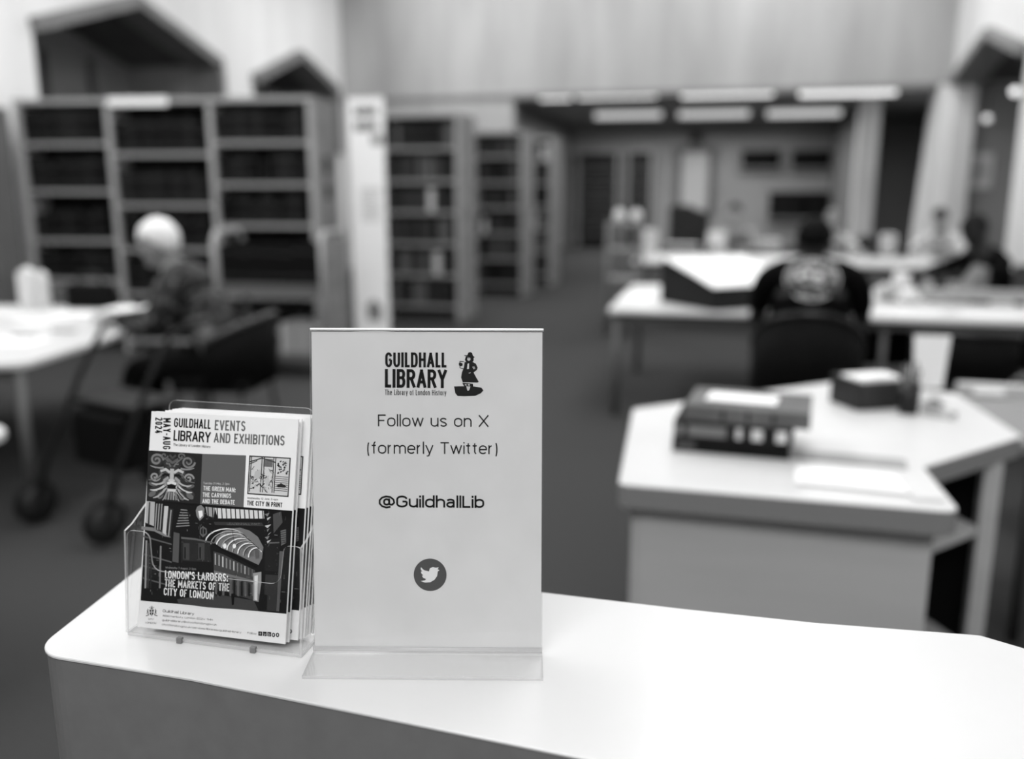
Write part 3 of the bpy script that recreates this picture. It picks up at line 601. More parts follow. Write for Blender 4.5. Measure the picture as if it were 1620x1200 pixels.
    q(B, [(925, 490), (985, 480), (985, 560), (965, 700), (925, 690)], 140, 4); q(B, [(935, 510), (960, 505), (955, 690), (935, 685)], 205, 5)
    q(B, [(400, 250), (490, 240), (610, 270), (620, 410), (400, 400)], 38, 3)
    for x in (415, 525): q(B, [(x, 270), (x + 45, 272), (x + 45, 395), (x, 390)], 62, 4); q(B, [(x + 8, 300), (x + 18, 300), (x + 18, 385), (x + 8, 385)], 20, 5)
    q(B, [(400, 225), (500, 235), (640, 265), (640, 275), (500, 248), (400, 240)], 90, 4); q(B, [(345, 190), (388, 200), (380, 415), (335, 405)], 78, 3)
    for k, (x, g) in enumerate(((140, 150), (158, 60), (245, 120), (178, 40))): q(B, [(x, 250 + 20 * k), (x + 12, 252 + 20 * k), (x + 4, 600), (x - 8, 600)], g, 4)
    for y in (215, 345, 430, 520): q(B, [(120, y), (330, y + 60), (330, y + 70), (120, y + 10)], 88, 3)
    for k in range(9): q(B, [(1010 + (k % 3) * 16, 60 + k * 28), (1045 + (k % 2) * 12, 50 + k * 28), (1030, 78 + k * 28)], 185 if k % 2 else 120, 4)
    q(B, [(1070, 60), (1130, 40), (1140, 120), (1075, 200)], 70, 3); q(B, [(1125, 180), (1165, 170), (1165, 270), (1130, 290)], 95, 3)
    for k in range(6): q(B, [(1126, 190 + 16 * k), (1164, 182 + 16 * k), (1164, 186 + 16 * k), (1126, 194 + 16 * k)], 20, 4)
    q(B, [(1010, 240), (1120, 235), (1115, 480), (1010, 470)], 30, 3); q(B, [(1040, 265), (1118, 262), (1116, 272), (1040, 275)], 90, 4)
    q(B, [(1015, 500), (1110, 505), (1100, 770), (1000, 760)], 48, 3); q(B, [(1118, 330), (1145, 330), (1115, 770), (1095, 768)], 84, 4)
    q(B, [(370, 680), (640, 640), (930, 690), (965, 765), (600, 740), (380, 712)], 62, 3); q(B, [(960, 640), (1030, 650), (1025, 760), (965, 755)], 20, 4)
    q(B, [(765, 640), (790, 640), (785, 720), (770, 725)], 14, 5)
    T('Wednesday 7 August, 2-3pm', B, (285, 455), (508, 468), 15, 130)
    T("LONDON'S LARDERS:", B, (281, 528), (741, 552), 58, 232, .022, 7); T('THE MARKETS OF THE', B, (279, 588), (751, 623), 56, 232, .022, 7); T('CITY OF LONDON', B, (272, 650), (635, 683), 56, 232, .022, 7)
    # --- footer: crest and address
    def cr(x, y): return B(138 + x, 728 + y)
    Q.ppoly([cr(*p) for p in ((30, 28), (62, 28), (60, 58), (46, 76), (32, 60))], 70, 2); Q.ppoly([cr(*p) for p in ((43, 30), (49, 30), (48, 72), (44, 72))], 210, 3); Q.ppoly([cr(*p) for p in ((32, 44), (61, 44), (61, 49), (32, 49))], 210, 3)
    for s_ in (-1, 1):
        for k in range(4): Q.stroke([Q.px(*cr(46 + s_ * (18 + k * 2), 66 - k * 2)), Q.px(*cr(46 + s_ * (36 - k * 3), 58 - k * 12)), Q.px(*cr(46 + s_ * (24 + k * 4), 30 + k * 3))], .0004, 75, 2)
        Q.stroke([Q.px(*cr(46 + s_ * 20, 68)), Q.px(*cr(46 + s_ * 42, 74))], .0006, 75, 2)
        for a in (.3, .8): Q.stroke([Q.px(*cr(46, 26)), Q.px(*cr(46 + s_ * 26 * math.sin(a), 26 - 22 * math.cos(a)))], .00035, 75, 2)
    Q.stroke([Q.px(*cr(46, 26)), Q.px(*cr(46, 0))], .0005, 75, 2)
    T('CITY', B, (160, 830), (200, 833), 12, 60, .02); T('LONDON', B, (140, 856), (217, 862), 12, 50, .03)
    T('Guildhall Library', B, (265, 774), (495, 797), 20, 60, .02); T('Aldermanbury, London EC2V 7HH', B, (263, 806), (630, 838), 14, 110)
    T('guildhall.library@cityoflondon.gov.uk', B, (260, 838), (660, 873), 14, 110); T('cityoflondon.gov.uk/services/libraries/guildhall-library', B, (258, 870), (838, 930), 14, 110)
    T('Follow', B, (883, 933), (950, 939), 15, 130)
    for k in range(3): x = 963 + k * 33; q(B, [(x, 915 + k * 2), (x + 28, 917 + k * 2), (x + 28, 949 + k * 2), (x, 946 + k * 2)], 40, 2)
    for k, t_ in enumerate('fyb'): T(t_, B, (970 + k * 33, 941 + 2 * k), (984 + k * 33, 942 + 2 * k), 18, 215, .03)
    for x in (1074, 1103): Q.ell(Q.px(*B(x, 941)), .0017, .0020, 70, 2); Q.ell(Q.px(*B(x, 941)), .0008, .0009, 200, 3)
    return Q
# each booklet: its local frame is (u, v, n) at the bottom left corner of its cover
loc2 = Matrix((( bu.x, bv.x, bn.x, 0), (bu.y, bv.y, bn.y, 0), (bu.z, bv.z, bn.z, 0), (0, 0, 0, 1)))
proto = bpy.data.objects.new('event_booklet', None); proto.empty_display_size = .05; C.objects.link(proto)
slab(Vector((0, 0, -.0016)), Vector((1, 0, 0)), Vector((0, 1, 0)), Vector((0, 0, 1)), .0018, BW, BH).build('cover', M('booklet_paper', 226, .6, .2, 2, 30), proto)
cov = cover_print(); cpr = cov.build('cover_print', proto, Matrix.Translation((0, 0, .0003)))
cpr['label'] = 'printed cover with arcade photograph, carved face and titles'
offs = [(0, 0, 0), (.0005, .0002, .006), (.007, .0015, .011), (.0085, .0020, .0145), (.010, .003, .018), (.0105, .0035, .0215), (.012, .004, .025), (.0135, .0045, .0285)]
for i, (dx, dv, dn) in enumerate(offs):
    o = proto if i == 0 else copy_tree(proto)
    o.matrix_world = Matrix.Translation(BL + bu * dx + bv * dv - bn * dn + bn * .0) @ loc2
    if i == 0: tag(o, 'front booklet in the clear holder, cover with arcade photo and titles fully visible', 'booklet', 'event booklets in the leaflet holder')
    else: tag(o, 'booklet stacked behind the front one in the clear holder, only top and right edges showing', 'booklet', 'event booklets in the leaflet holder')

# ------------------------------------------------------------------ low enquiry desk
DZ = .76
dk = thing('enquiry_desk', 'white-topped angular low desk with grey front panel and open side shelves', 'desk')
dp = [(-.236, 2.176), (.574, 2.157), (.561, 2.513), (.92, 2.912), (.868, 3.50), (.515, 3.672), (-.28, 2.99)]
MB().prism(rounded(dp, [.03, .04, 0, .02, .02, .02, .03], 4), DZ - .065, DZ, 0, 1).build('desktop', [desk_lam, edge_lam], dk, bevel=.003, segs=1)
boxobj('front_panel', (-.185, 2.23, 0), (.535, 2.255, DZ - .068), panel_lam, dk)
boxobj('plinth_rail', (-.185, 2.255, DZ - .14), (.535, 2.28, DZ - .066), edge_lam, dk)
boxobj('side_panel', (-.205, 2.24, 0), (-.185, 2.93, DZ - .068), panel_lam, dk)
boxobj('inner_panel', (.12, 2.26, 0), (.14, 2.98, DZ - .068), blackpl, dk)
for z in (.08, .47):
    MB().prism([(.14, 2.256), (.535, 2.256), (.545, 2.53), (.79, 2.80), (.70, 2.98), (.14, 2.98)], z, z + .028).build('shelf', panel_lam, dk)
boxobj('shelf_post', (.80, 2.82, 0), (.85, 2.87, DZ - .066), panel_lam, dk)
MB().prism([(.16, 2.99), (.86, 2.93), (.84, 3.44), (.50, 3.60), (.10, 3.2)], 0, DZ - .068).build('undershade_block', M('desk_painted_shade', 8, .8, .1), dk)  # near-black block added under the wing, its colour paints the deep shade

def box_book(mb_len, depth, th, mcover, parent, m=None, seg=None):
    """lying or standing book with cover and page block: spine along x at y=0"""
    mb = MB(); t = .004; L, D, T_ = mb_len, depth, th
    mb.box((0, 0, 0), (L, D, t), 0).box((0, 0, T_ - t), (L, D, T_), 0).box((0, -.004, 0), (L, t, T_), 0).box((.006, t, t), (L - .006, D - .006, T_ - t), 1)
    return mb
def lying_book(loc, rz, L, D, T_, cover, label, group=None, bands=()):
    o = thing('book', label, 'book', loc, rz, group)
    box_book(L, D, T_, None, None).build('binding', [cover, pages], o)
    for (a, b, g) in bands:
        boxobj('spine_label', (L * a, -.0055, T_ * .18), (L * b, -.0035, T_ * .82), M('spine_label_%d' % g, g, .6, .2), o)
    return o
grp = 'books stacked on the low desk'
lying_book((-.118, 2.515, DZ), R(-4), .325, .25, .040, bookm[1], 'dark thick volume at the bottom of the stack on the low desk', grp, ((.04, .2, 70),))
lying_book((-.116, 2.512, DZ + .041), R(-4.5), .330, .25, .050, bookm[2], 'dark volume with pale spine labels, second from the bottom of the stack', grp, ((.12, .45, 110), (.53, .58, 190), (.66, .75, 200), (.86, .95, 205), (.03, .08, 120)))
lying_book((-.088, 2.520, DZ + .092), R(-6), .345, .25, .045, M('book_cloth_faded', 88, .6, .25, 10, 9), 'wider worn grey-bound volume on top of the stack, carrying a white slip', grp, ((.3, .33, 40), (.5, .53, 40), (.7, .73, 40)))
def sheet_of(name, label, cat, loc, rz, w_, h_, t=.002, mat=None, group=None):
    o = MB().box((-w_ / 2, -h_ / 2, 0), (w_ / 2, h_ / 2, t)).build(name, mat or paper, None, loc, rot=(0, 0, rz)); return tag(o, label, cat, group)
sheet_of('paper_slip', 'white paper slip lying on the top book of the stack', 'paper', (.075, 2.63, DZ + .138), R(-8), .20, .11)
f_ = atz(1350, 732, DZ)
sheet_of('folder', 'grey folder lying on the low desk right of the book stack', 'folder', (f_.x - .02, f_.y + .03, DZ + .0002), R(-6), .32, .09, .004, M('folder_grey', 150, .6, .2, 5, 20))
p_ = atz(1360, 762, DZ)
sheet_of('paper_sheet', 'large white sheet lying near the front edge of the low desk', 'paper', (p_.x - .02, p_.y, DZ + .005), R(-5), .28, .15, .0025, paper, 'papers on the low desk')
p_ = atz(1476, 775, DZ); q_ = sheet_of('paper_sheet', 'white papers stacked at the right front corner of the low desk', 'paper', (p_.x - .035, p_.y + .0, DZ + .0005), R(-86), .19, .07, .008, paper_w, 'papers on the low desk')
# black tray with papers, pen pot, notice stand, tape dispenser
t0 = atz(1360, 650, DZ); t1 = atz(1430, 645, DZ)
tray = thing('letter_tray', 'black letter tray at the far corner of the low desk', 'tray', (t0.x, t0.y, DZ), math.atan2(t1.y - t0.y, t1.x - t0.x))
TW = .19
boxobj('tray_base', (-.01, 0, 0), (TW, .16, .008), blackpl, tray); boxobj('tray_back', (-.01, .152, .008), (TW, .16, .10), blackpl, tray)
for x in (-.01, TW - .008): boxobj('tray_side', (x, 0, .008), (x + .008, .152, .10), blackpl, tray)
boxobj('tray_front', (-.002, 0, .008), (TW - .008, .008, .088), M('tray_mid', 44, .5, .3), tray); boxobj('tray_shelf', (-.002, .008, .085), (TW - .008, .152, .092), M('tray_mid', 44), tray)
m_ = tray.matrix_basis
for k, (dx, a, l_) in enumerate(((.045, 3, 'left'), (.13, -6, 'right'))):
    p = m_ @ Vector((dx, .07, .0)); sheet_of('paper_pile', 'small white paper pile in the %s half of the black letter tray' % l_, 'paper', (p.x, p.y, DZ + .0935), tray.rotation_euler.z + R(a), .085, .10, .014, paper, 'papers in the black letter tray')
pp = atz(1438, 655, DZ)
pot = thing('pen_pot', 'black pen pot beside the letter tray on the low desk', 'pen pot', (pp.x, pp.y + .02, DZ))
MB().lathe([(.0, 0), (.032, 0), (.034, .10), (.030, .10), (.028, .006), (0, .006)], seg=18).build('cup', blackpl, pot)
for k in range(4):
    a = k * 1.7; pn = MB().tube([(.012 * math.cos(a), .012 * math.sin(a), .008), (.026 * math.cos(a), .026 * math.sin(a), .15 + .01 * k)], .004, 8).build('pen', [M('pen_grey_%d' % k, (40, 150, 90, 20)[k], .4, .4)], None, (pp.x, pp.y + .02, DZ))
    tag(pn, '%s pen standing in the black pen pot' % ('dark grey', 'pale', 'mid grey', 'black')[k], 'pen', 'pens in the pen pot')
nb = atz(1470, 640, DZ)
ns = thing('notice_stand', 'clear stand holding an upright white notice on the low desk', 'stand', (nb.x, nb.y, DZ), R(4))
MB().box((-.055, -.03, 0), (.055, .05, .003)).build('foot', clear_edge, ns); slab(Vector((-.052, .02, .003)), Vector((1, 0, 0)), Vector((0, .1, .99)).normalized(), Vector((0, 1, 0)), .002, .104, .22).build('upright', [clear, clear_edge], ns)
nt_ = MB(); nt_.add([(-.056, -.002, .058), (.040, -.002, .058), (.056, .012, .243), (-.066, .012, .243), (-.056, 0, .058), (.040, 0, .058), (.056, .014, .243), (-.066, .014, .243)], [(0, 1, 2, 3), (7, 6, 5, 4), (0, 4, 5, 1), (3, 2, 6, 7), (1, 5, 6, 2), (0, 3, 7, 4)])
tag(nt_.build('notice_card', M('notice_white', 226, .7, .1), None, (nb.x, nb.y + .012, DZ), rot=(0, 0, R(4))), 'white upright notice card in the clear stand on the low desk', 'notice')
td = atz(1478, 655, DZ)
tp = thing('tape_dispenser', 'small clear tape dispenser in front of the notice stand', 'tape dispenser', (td.x, td.y - .03, DZ), R(-35))
MB().prism([(-.05, 0), (.06, 0), (.065, .02), (.02, .028), (0, .05), (-.035, .05), (-.05, .02)], -.012, .012, mat=Matrix.Rotation(R(90), 4, 'X')).build('body', clear_edge, tp)
MB().lathe([(.012, -.009), (.024, -.009), (.024, .009), (.012, .009), (.012, -.009)], (-.012, 0, .035), 18, mat=Matrix.Rotation(R(90), 4, 'X')).build('tape_roll', M('tape_grey', 70, .4, .4), tp)
boxobj('cutter', (.052, -.012, .018), (.062, .012, .024), dsteel, tp)
# lower side desk right of the low desk
sdk = thing('side_desk', 'grey side desk with pale edge behind the low desk, at the right picture edge', 'desk', (0, 0, 0))
MB().prism([(.95, 3.0), (2.1, 3.1), (2.1, 3.78), (.93, 3.66)], .68, .71).build('desktop', M('side_desk_grey', 130, .5, .3, 4, 4), sdk)
boxobj('back_rail', (.93, 3.72, .62), (2.1, 3.78, .75), M('rail_pale', 190, .5, .3), sdk)
for x, y in ((1.02, 3.08), (2.0, 3.15), (1.02, 3.6), (2.0, 3.65)): MB().tube([(x, y, 0), (x, y, .68)], .02, 8).build('leg', dsteel, sdk)
k_ = atz(1568, 628, .71)
tag(boxobj('stapler', (k_.x - .06, k_.y - .0, .7105), (k_.x + .05, k_.y + .05, .735), paper, None, .006), 'small white box on the grey side desk behind the low desk', 'box')
tag(MB().ell((0, 0, .045), (.09, .06, .045)).build('black_pouch', blackpl, None, (1.19, 3.2, .711)), 'black soft pouch on the grey side desk at the right picture edge', 'pouch')
b_ = atz(1580, 620, .75)
bt = thing('hand_sanitiser_bottle', 'small clear pump bottle on the rail of the side desk', 'bottle', (1.21, 3.75, .75))
MB().lathe([(0, 0), (.026, 0), (.027, .07), (.012, .085), (.011, .10), (0, .10)], seg=16).build('bottle', clear_edge, bt); MB().tube([(0, 0, .10), (0, 0, .125), (-.03, 0, .125)], .005, 8).build('pump', paper_w, bt)

# ------------------------------------------------------------------ tables and chairs
def table(name, label, x0, x1, y0, y1, z=.73, rz=0, group=None, legmat=dsteel, inset=.06, rnd=.04, topm=None, mid=(), panel=None):
    t = thing(name, label, 'table', ((x0 + x1) / 2, (y0 + y1) / 2, 0), 0, group)
    if rz: c_ = Vector((x1, y0, 0)) + RZ(rz) @ Vector(((x0 - x1) / 2, (y1 - y0) / 2, 0)); t.location = c_; t.rotation_euler = (0, 0, rz)
    hx, hy = (x1 - x0) / 2, (y1 - y0) / 2
    MB().prism(rounded([(-hx, -hy), (hx, -hy), (hx, hy), (-hx, hy)], [rnd] * 4, 4), z - .028, z).build('tabletop', topm or desk_lam, t, bevel=.003, segs=1)
    boxobj('apron', (-hx + inset, -hy + inset, z - .085), (hx - inset, -hy + inset + .03, z - .029), legmat, t); boxobj('apron', (-hx + inset, hy - inset - .03, z - .085), (hx - inset, hy - inset, z - .029), legmat, t)
    if panel: boxobj('shade_panel', (panel[0] - (x0 + x1) / 2, hy - .30, .18), (panel[1] - (x0 + x1) / 2, hy - .27, z - .09), M('under_table_shade', 18, .8, .1), t)  # dark panel added to paint the shade under the table
    for sx in (-1, 1):
        for sy in (-1, 1): MB().tube([(sx * (hx - inset), sy * (hy - inset), 0), (sx * (hx - inset), sy * (hy - inset), z - .029)], .025, 10).build('leg', legmat, t)
    for xm in mid: MB().tube([(xm - (x0 + x1) / 2, -hy + inset, 0), (xm - (x0 + x1) / 2, -hy + inset, z - .029)], .022, 10).build('leg', legmat, t)
    return t
g_leg = M('table_leg_grey', 84, .45, .4)
table('reading_table', 'wide white reading table where the man in the black shirt sits', -.73, 2.9, 5.80, 7.45, legmat=g_leg, mid=(1.0, 2.2), panel=(.75, 2.8))
table('reading_table', 'white reading table in the second row, behind the book wedge', -.98, 2.30, 9.85, 11.2, legmat=g_leg)
table('reading_table', 'white reading table with papers at the left, in front of the woman', -5.3, -3.06, 3.30, 5.30, rz=R(9), legmat=g_leg, inset=.05, rnd=.10, topm=M('table_white', 200, .35, .3))
table('side_table', 'white rounded table tip just inside the left picture edge', -3.4, -2.235, 1.86, 2.40, z=.73, rnd=.14, inset=.3)
# low dark divider on the near reading table
dv_ = thing('table_divider', 'grey low power rail running along the middle of the near reading table', 'rail', (1.3, 6.62, .73))
boxobj('rail', (-.2, -.05, .03), (1.55, .05, .10), M('rail_grey', 150, .5, .3), dv_)
for x in (-.1, .65, 1.4): boxobj('foot', (x, -.05, 0), (x + .05, .05, .03), dsteel, dv_)

def barrel_chair(label, loc, rz, group=None, hback=.80, rimg=70):
    t = thing('armchair', label, 'chair', loc, rz, group)
    MB().prism(rounded([(-.25, -.25), (.25, -.25), (.25, .24), (-.25, .24)], [.1] * 4, 4), .40, .47).build('seat', black, t, bevel=.012)
    pts = []; r_ = .29
    mb = MB(); n = 18; ring = []
    for i in range(n + 1):
        a = math.pi * (1.0 + i / n); x, y = r_ * math.cos(a), -.02 + r_ * math.sin(a) * 1.0; k = math.sin(math.pi * i / n); z1 = .66 + (hback - .66) * k ** .8; ring.append((x, y, z1))
    vs = []
    for (x, y, z1) in ring: vs += [(x, y, .44), (x * .93, y * .93 + 0, .44), (x * .93, y * .93, z1), (x, y, z1)]
    fs = []
    for i in range(n):
        a = 4 * i; b = a + 4
        for j in range(4): l = (j + 1) % 4; fs.append((a + j, a + l, b + l, b + j))
    fs += [(0, 3, 2, 1), (4 * n, 4 * n + 1, 4 * n + 2, 4 * n + 3)]
    MB().add(vs, fs, 0, True).build('backrest', black, t)
    MB().tube([(p[0] * .97, p[1] * .97, p[2] + .012) for p in ring], .018, 10).build('top_rail', M('chair_rail_%d' % rimg, rimg, .4, .35), t)
    for sx in (-1, 1):
        for sy in (-1, 1): MB().tube([(sx * .20, sy * .19, .41), (sx * .24, sy * .23, 0)], .016, 8).build('leg', dsteel, t)
    return t

# ------------------------------------------------------------------ people
def skin_mesh(joints, chains, sub=2):
    """joints: name -> (pos, radius); chains: lists of joint names; returns mesh"""
    names = list(joints); idx = {n: i for i, n in enumerate(names)}; edges = set()
    for c in chains:
        for a, b in zip(c, c[1:]): edges.add((idx[a], idx[b]))
    me = bpy.data.meshes.new('s'); me.from_pydata([joints[n][0] for n in names], list(edges), []); ob = bpy.data.objects.new('s', me); C.objects.link(ob)
    sk = ob.modifiers.new('k', 'SKIN'); sk.use_smooth_shade = True; layer = me.skin_vertices[0] if me.skin_vertices else None
    for i, n in enumerate(names):
        r_ = joints[n][1]; r_ = r_ if isinstance(r_, tuple) else (r_, r_); me.skin_vertices[0].data[i].radius = r_; me.skin_vertices[0].data[i].use_root = (i == 0)
    sb = ob.modifiers.new('u', 'SUBSURF'); sb.levels = sub; sb.render_levels = sub
    dg = bpy.context.evaluated_depsgraph_get(); dg.update(); out = bpy.data.meshes.new_from_object(ob.evaluated_get(dg)); bpy.data.objects.remove(ob); bpy.data.meshes.remove(me)
    return out
def join_meshes(ms, name, mat):
    bm = bmesh.new()
    for m in ms: bm.from_mesh(m)
    for f in bm.faces: f.smooth = True
    me = bpy.data.meshes.new(name); bm.to_mesh(me); bm.free(); me.materials.clear(); me.materials.append(mat)
    for p in me.polygons: p.material_index = 0
    return me
def hand_mesh(wrist, direction, up, side, k=1.0):
    """palm plus five bent fingers; side +1 thumb towards +right of direction"""
    d = Vector(direction).normalized(); r_ = d.cross(Vector(up)).normalized(); u = r_.cross(d); w_ = Vector(wrist)
    P_ = lambda a, b, c: tuple(w_ + d * a * k + r_ * b * k * side + u * c * k)
    ms = [skin_mesh({'w': (P_(0, 0, 0), (.027, .02)), 'p': (P_(.045, 0, 0), (.040, .015)), 'q': (P_(.085, 0, .0), (.042, .013))}, [['w', 'p', 'q']], 1)]
    for i, L in enumerate((.075, .085, .08, .062)):
        b = .030 - i * .020
        ms.append(skin_mesh({'a': (P_(.07, b, 0), .010), 'b': (P_(.09 + L * .4, b * 1.1, .004), .009), 'c': (P_(.09 + L * .72, b * 1.12, -.014), .0085), 'd': (P_(.09 + L * .92, b * 1.12, -.036), .007)}, [['a', 'b', 'c', 'd']], 1))
    ms.append(skin_mesh({'a': (P_(.02, .02, -.004), .013), 'b': (P_(.05, .052, -.012), .011), 'c': (P_(.085, .062, -.024), .009)}, [['a', 'b', 'c']], 1))
    return ms
def head_mesh(c, pitch, yaw, k=1.0):
    """head facing +y, tilted down by pitch"""
    m = Matrix.Rotation(yaw, 4, 'Z') @ Matrix.Rotation(-pitch, 4, 'X'); mb = MB()
    def fn(p):
        z = p.z
        if z < 0: p.x *= 1 + z * 3.0; p.y *= 1 + z * 1.2; p.y += -z * .18
        return p
    mb.ell(c, (.076 * k, .096 * k, .118 * k), m, fn=fn, u=24, v=16)
    T_ = lambda x, y, z: Vector(c) + m @ (Vector((x, y, z)) * k)
    mb.ell(T_(0, .098, -.022), (.013 * k, .020 * k, .024 * k), m, u=10, v=8); mb.ell(T_(0, .094, -.062), (.024 * k, .010 * k, .008 * k), m, u=10, v=6)
    for s_ in (-1, 1): mb.ell(T_(s_ * .077, -.005, -.012), (.010 * k, .020 * k, .032 * k), m, u=8, v=8); mb.ell(T_(s_ * .030, .088, .004), (.015 * k, .010 * k, .010 * k), m, u=8, v=6)
    me = mb.build('h', skinm); d = me.data; bpy.data.objects.remove(me); return d, m
def hair_mesh(c, m, k, style):
    mb = MB()
    def fn(p):
        if p.y > .0 and p.z < .045: p.y *= .35; p.x *= (1 if p.z > 0 else .9)
        if p.z < -.02 and style == 'short': p.z *= .55; p.x *= .93
        return p
    def fn2(p):
        q = fn(p); a = math.sin(q.x * 90) * math.sin(q.z * 80 + q.y * 70); return q * (1 + .03 * a)
    mb.ell(Vector(c) + m @ Vector((0, -.022 * k, .030 * k)), (.087 * k, .100 * k, .104 * k), m, fn=fn2, u=28, v=18)
    o = mb.build('hair', skinm); d = o.data; bpy.data.objects.remove(o); return d
def person(label, loc, rz, lean=.1, bend=.3, head=(0, .1, 1.22), pitch=.3, hyaw=0, hands=((-.22, .5, .80), (.22, .5, .80)), elbows=((-.30, .22, .78), (.30, .22, .78)), k=1.0, shirt=None, trous=None, hairm=None, sk=None, style='full', width=1.0, group=None, sleeve='long', name='person', shoff=.215, colr=.066, midr=.135):
    root = thing(name, label, 'person', loc, rz, group); sk = sk or skinm; wd = width
    H_ = Vector(head); sh = Vector((H_.x * .5, H_.y - .075 - .06 * pitch, H_.z - shoff)); neck = Vector((H_.x * .8, H_.y - .045, H_.z - shoff * .47)); pel = Vector((0, 0, .56)); mid = pel.lerp(sh, .5) + Vector((0, -.06 * bend - .02, 0))
    J = {'pel': (tuple(pel), (.135 * wd, .11)), 'mid': (tuple(mid), (midr * wd, .105)), 'chest': (tuple(pel.lerp(sh, .82) + Vector((0, -.035, 0))), (.155 * wd, .11)), 'sh': (tuple(sh + Vector((0, 0, .02))), (.085, .075)), 'neck': (tuple(neck), .056), 'hd': (tuple(H_ + Vector((0, -.01, -.02))), .055)}
    ch = [['pel', 'mid', 'chest', 'sh', 'neck', 'hd']]
    for s_, n, i in ((-1, 'L', 0), (1, 'R', 1)):
        so = sh + Vector((s_ * .175 * wd, 0, -.03)); e = Vector(elbows[i]); h_ = Vector(hands[i])
        J['s' + n] = (tuple(so), .062 * (wd * .3 + .7)); J['e' + n] = (tuple(e), .043); J['w' + n] = (tuple(h_), .028)
        J['hp' + n] = ((s_ * .09, .04, .53), .095); J['kn' + n] = ((s_ * .13, .46, .51), .062); J['an' + n] = ((s_ * .13, .48, .10), .04); J['ft' + n] = ((s_ * .13, .60, .045), .035)
        ch += [['sh', 's' + n, 'e' + n, 'w' + n], ['pel', 'hp' + n, 'kn' + n, 'an' + n, 'ft' + n]]
    body = skin_mesh(J, ch); hd, m = head_mesh(H_, pitch, hyaw, k); parts = [body, hd]
    for s_, n, i in ((-1, 'L', 0), (1, 'R', 1)):
        d = Vector(hands[i]) - Vector(elbows[i]); parts += hand_mesh(hands[i], (d.x, d.y, d.z * .4), (0, 0, 1), -s_)
    link('body', join_meshes(parts, 'body', sk), root)
    # clothing: larger skins over the same joints
    G_ = {n: (J[n][0], tuple(q + .012 for q in (J[n][1] if isinstance(J[n][1], tuple) else (J[n][1],) * 2))) for n in ('pel', 'mid', 'chest', 'sh')}
    G_['pel'] = (tuple(pel + Vector((0, 0, -.02))), (.150 * wd, .125)); G_['col'] = (tuple(neck + (sh - neck) * .45), colr); c2 = [['pel', 'mid', 'chest', 'sh', 'col']]
    for s_, n, i in ((-1, 'L', 0), (1, 'R', 1)):
        so = Vector(J['s' + n][0]); e = Vector(J['e' + n][0]); w_ = Vector(J['w' + n][0]); G_['s' + n] = (tuple(so), J['s' + n][1] + .014)
        if sleeve == 'long': G_['e' + n] = (tuple(e), .058); G_['w' + n] = (tuple(e.lerp(w_, .88)), .042); c2.append(['sh', 's' + n, 'e' + n, 'w' + n])
        else: G_['m' + n] = (tuple(so.lerp(e, .75)), .062); c2.append(['sh', 's' + n, 'm' + n])
    top = link('shirt', join_meshes([skin_mesh(G_, c2)], 'shirt', shirt or black), root)
    T2 = {'pel': (tuple(pel + Vector((0, .0, -.02))), (.150, .115))}; c3 = []
    for s_, n in ((-1, 'L'), (1, 'R')):
        for q, rr_ in (('hp', .106), ('kn', .077), ('an', .058)): T2[q + n] = (J[q + n][0], rr_)
        c3.append(['pel', 'hp' + n, 'kn' + n, 'an' + n])
    link('trousers', join_meshes([skin_mesh(T2, c3)], 'trousers', trous or black), root)
    for s_ in (-1, 1): MB().ell((s_ * .13, .545, .045), (.05, .14, .045)).build('shoe', blackpl, root)
    if hairm: hm = hair_mesh(H_, m, k, style); hm.materials.clear(); hm.materials.append(hairm); link('hair', hm, root)
    return root, top

# woman with white hair, patterned blouse, facing left over the table
pat = bpy.data.materials.new('patterned_blouse'); pat.use_nodes = True; _n = pat.node_tree; _b = _n.nodes['Principled BSDF']; _b.inputs['Roughness'].default_value = .85
_t = _n.nodes.new('ShaderNodeTexCoord'); _v = _n.nodes.new('ShaderNodeTexVoronoi'); _v.inputs['Scale'].default_value = 17; _c = _n.nodes.new('ShaderNodeValToRGB')
_e = _c.color_ramp.elements; _e[0].position = 0; _e[0].color = (lin(105),) * 3 + (1,); _e[1].position = .52; _e[1].color = (lin(6),) * 3 + (1,); _k = _e.new(.30); _k.color = (lin(52),) * 3 + (1,)
_n.links.new(_t.outputs['Object'], _v.inputs['Vector']); _n.links.new(_v.outputs['Distance'], _c.inputs[0]); _n.links.new(_c.outputs[0], _b.inputs['Base Color'])
person('white-haired woman in a dark patterned blouse bending over papers at the left table', (-2.80, 4.50, 0), R(100), head=(0, .30, 1.19), pitch=.75, bend=1.1, hands=((-.14, .54, .79), (.12, .56, .79)), elbows=((-.31, .24, .76), (.31, .24, .76)), k=1.15, width=1.30, shoff=.18, colr=.085, midr=.16,
       shirt=pat, trous=black, hairm=M('white_hair', 222, .7, .2, 8, 40), sk=M('skin_pale', 120, .6, .3, 6, 20))
barrel_chair('black barrel armchair with grey curved rail behind the white-haired woman', (-2.78, 4.50, 0), R(96), hback=.80, rimg=60)
barrel_chair('empty black armchair with grey rail behind the side desk at the right', (1.52, 4.20, 0), R(8), hback=.80, rimg=96)
barrel_chair('empty black armchair drawn up to the near reading table right of the man', (1.40, 5.60, 0), R(-5), hback=.70, rimg=20)
barrel_chair('empty black armchair at the right end of the near reading table', (2.15, 5.55, 0), R(4), hback=.70, rimg=24)
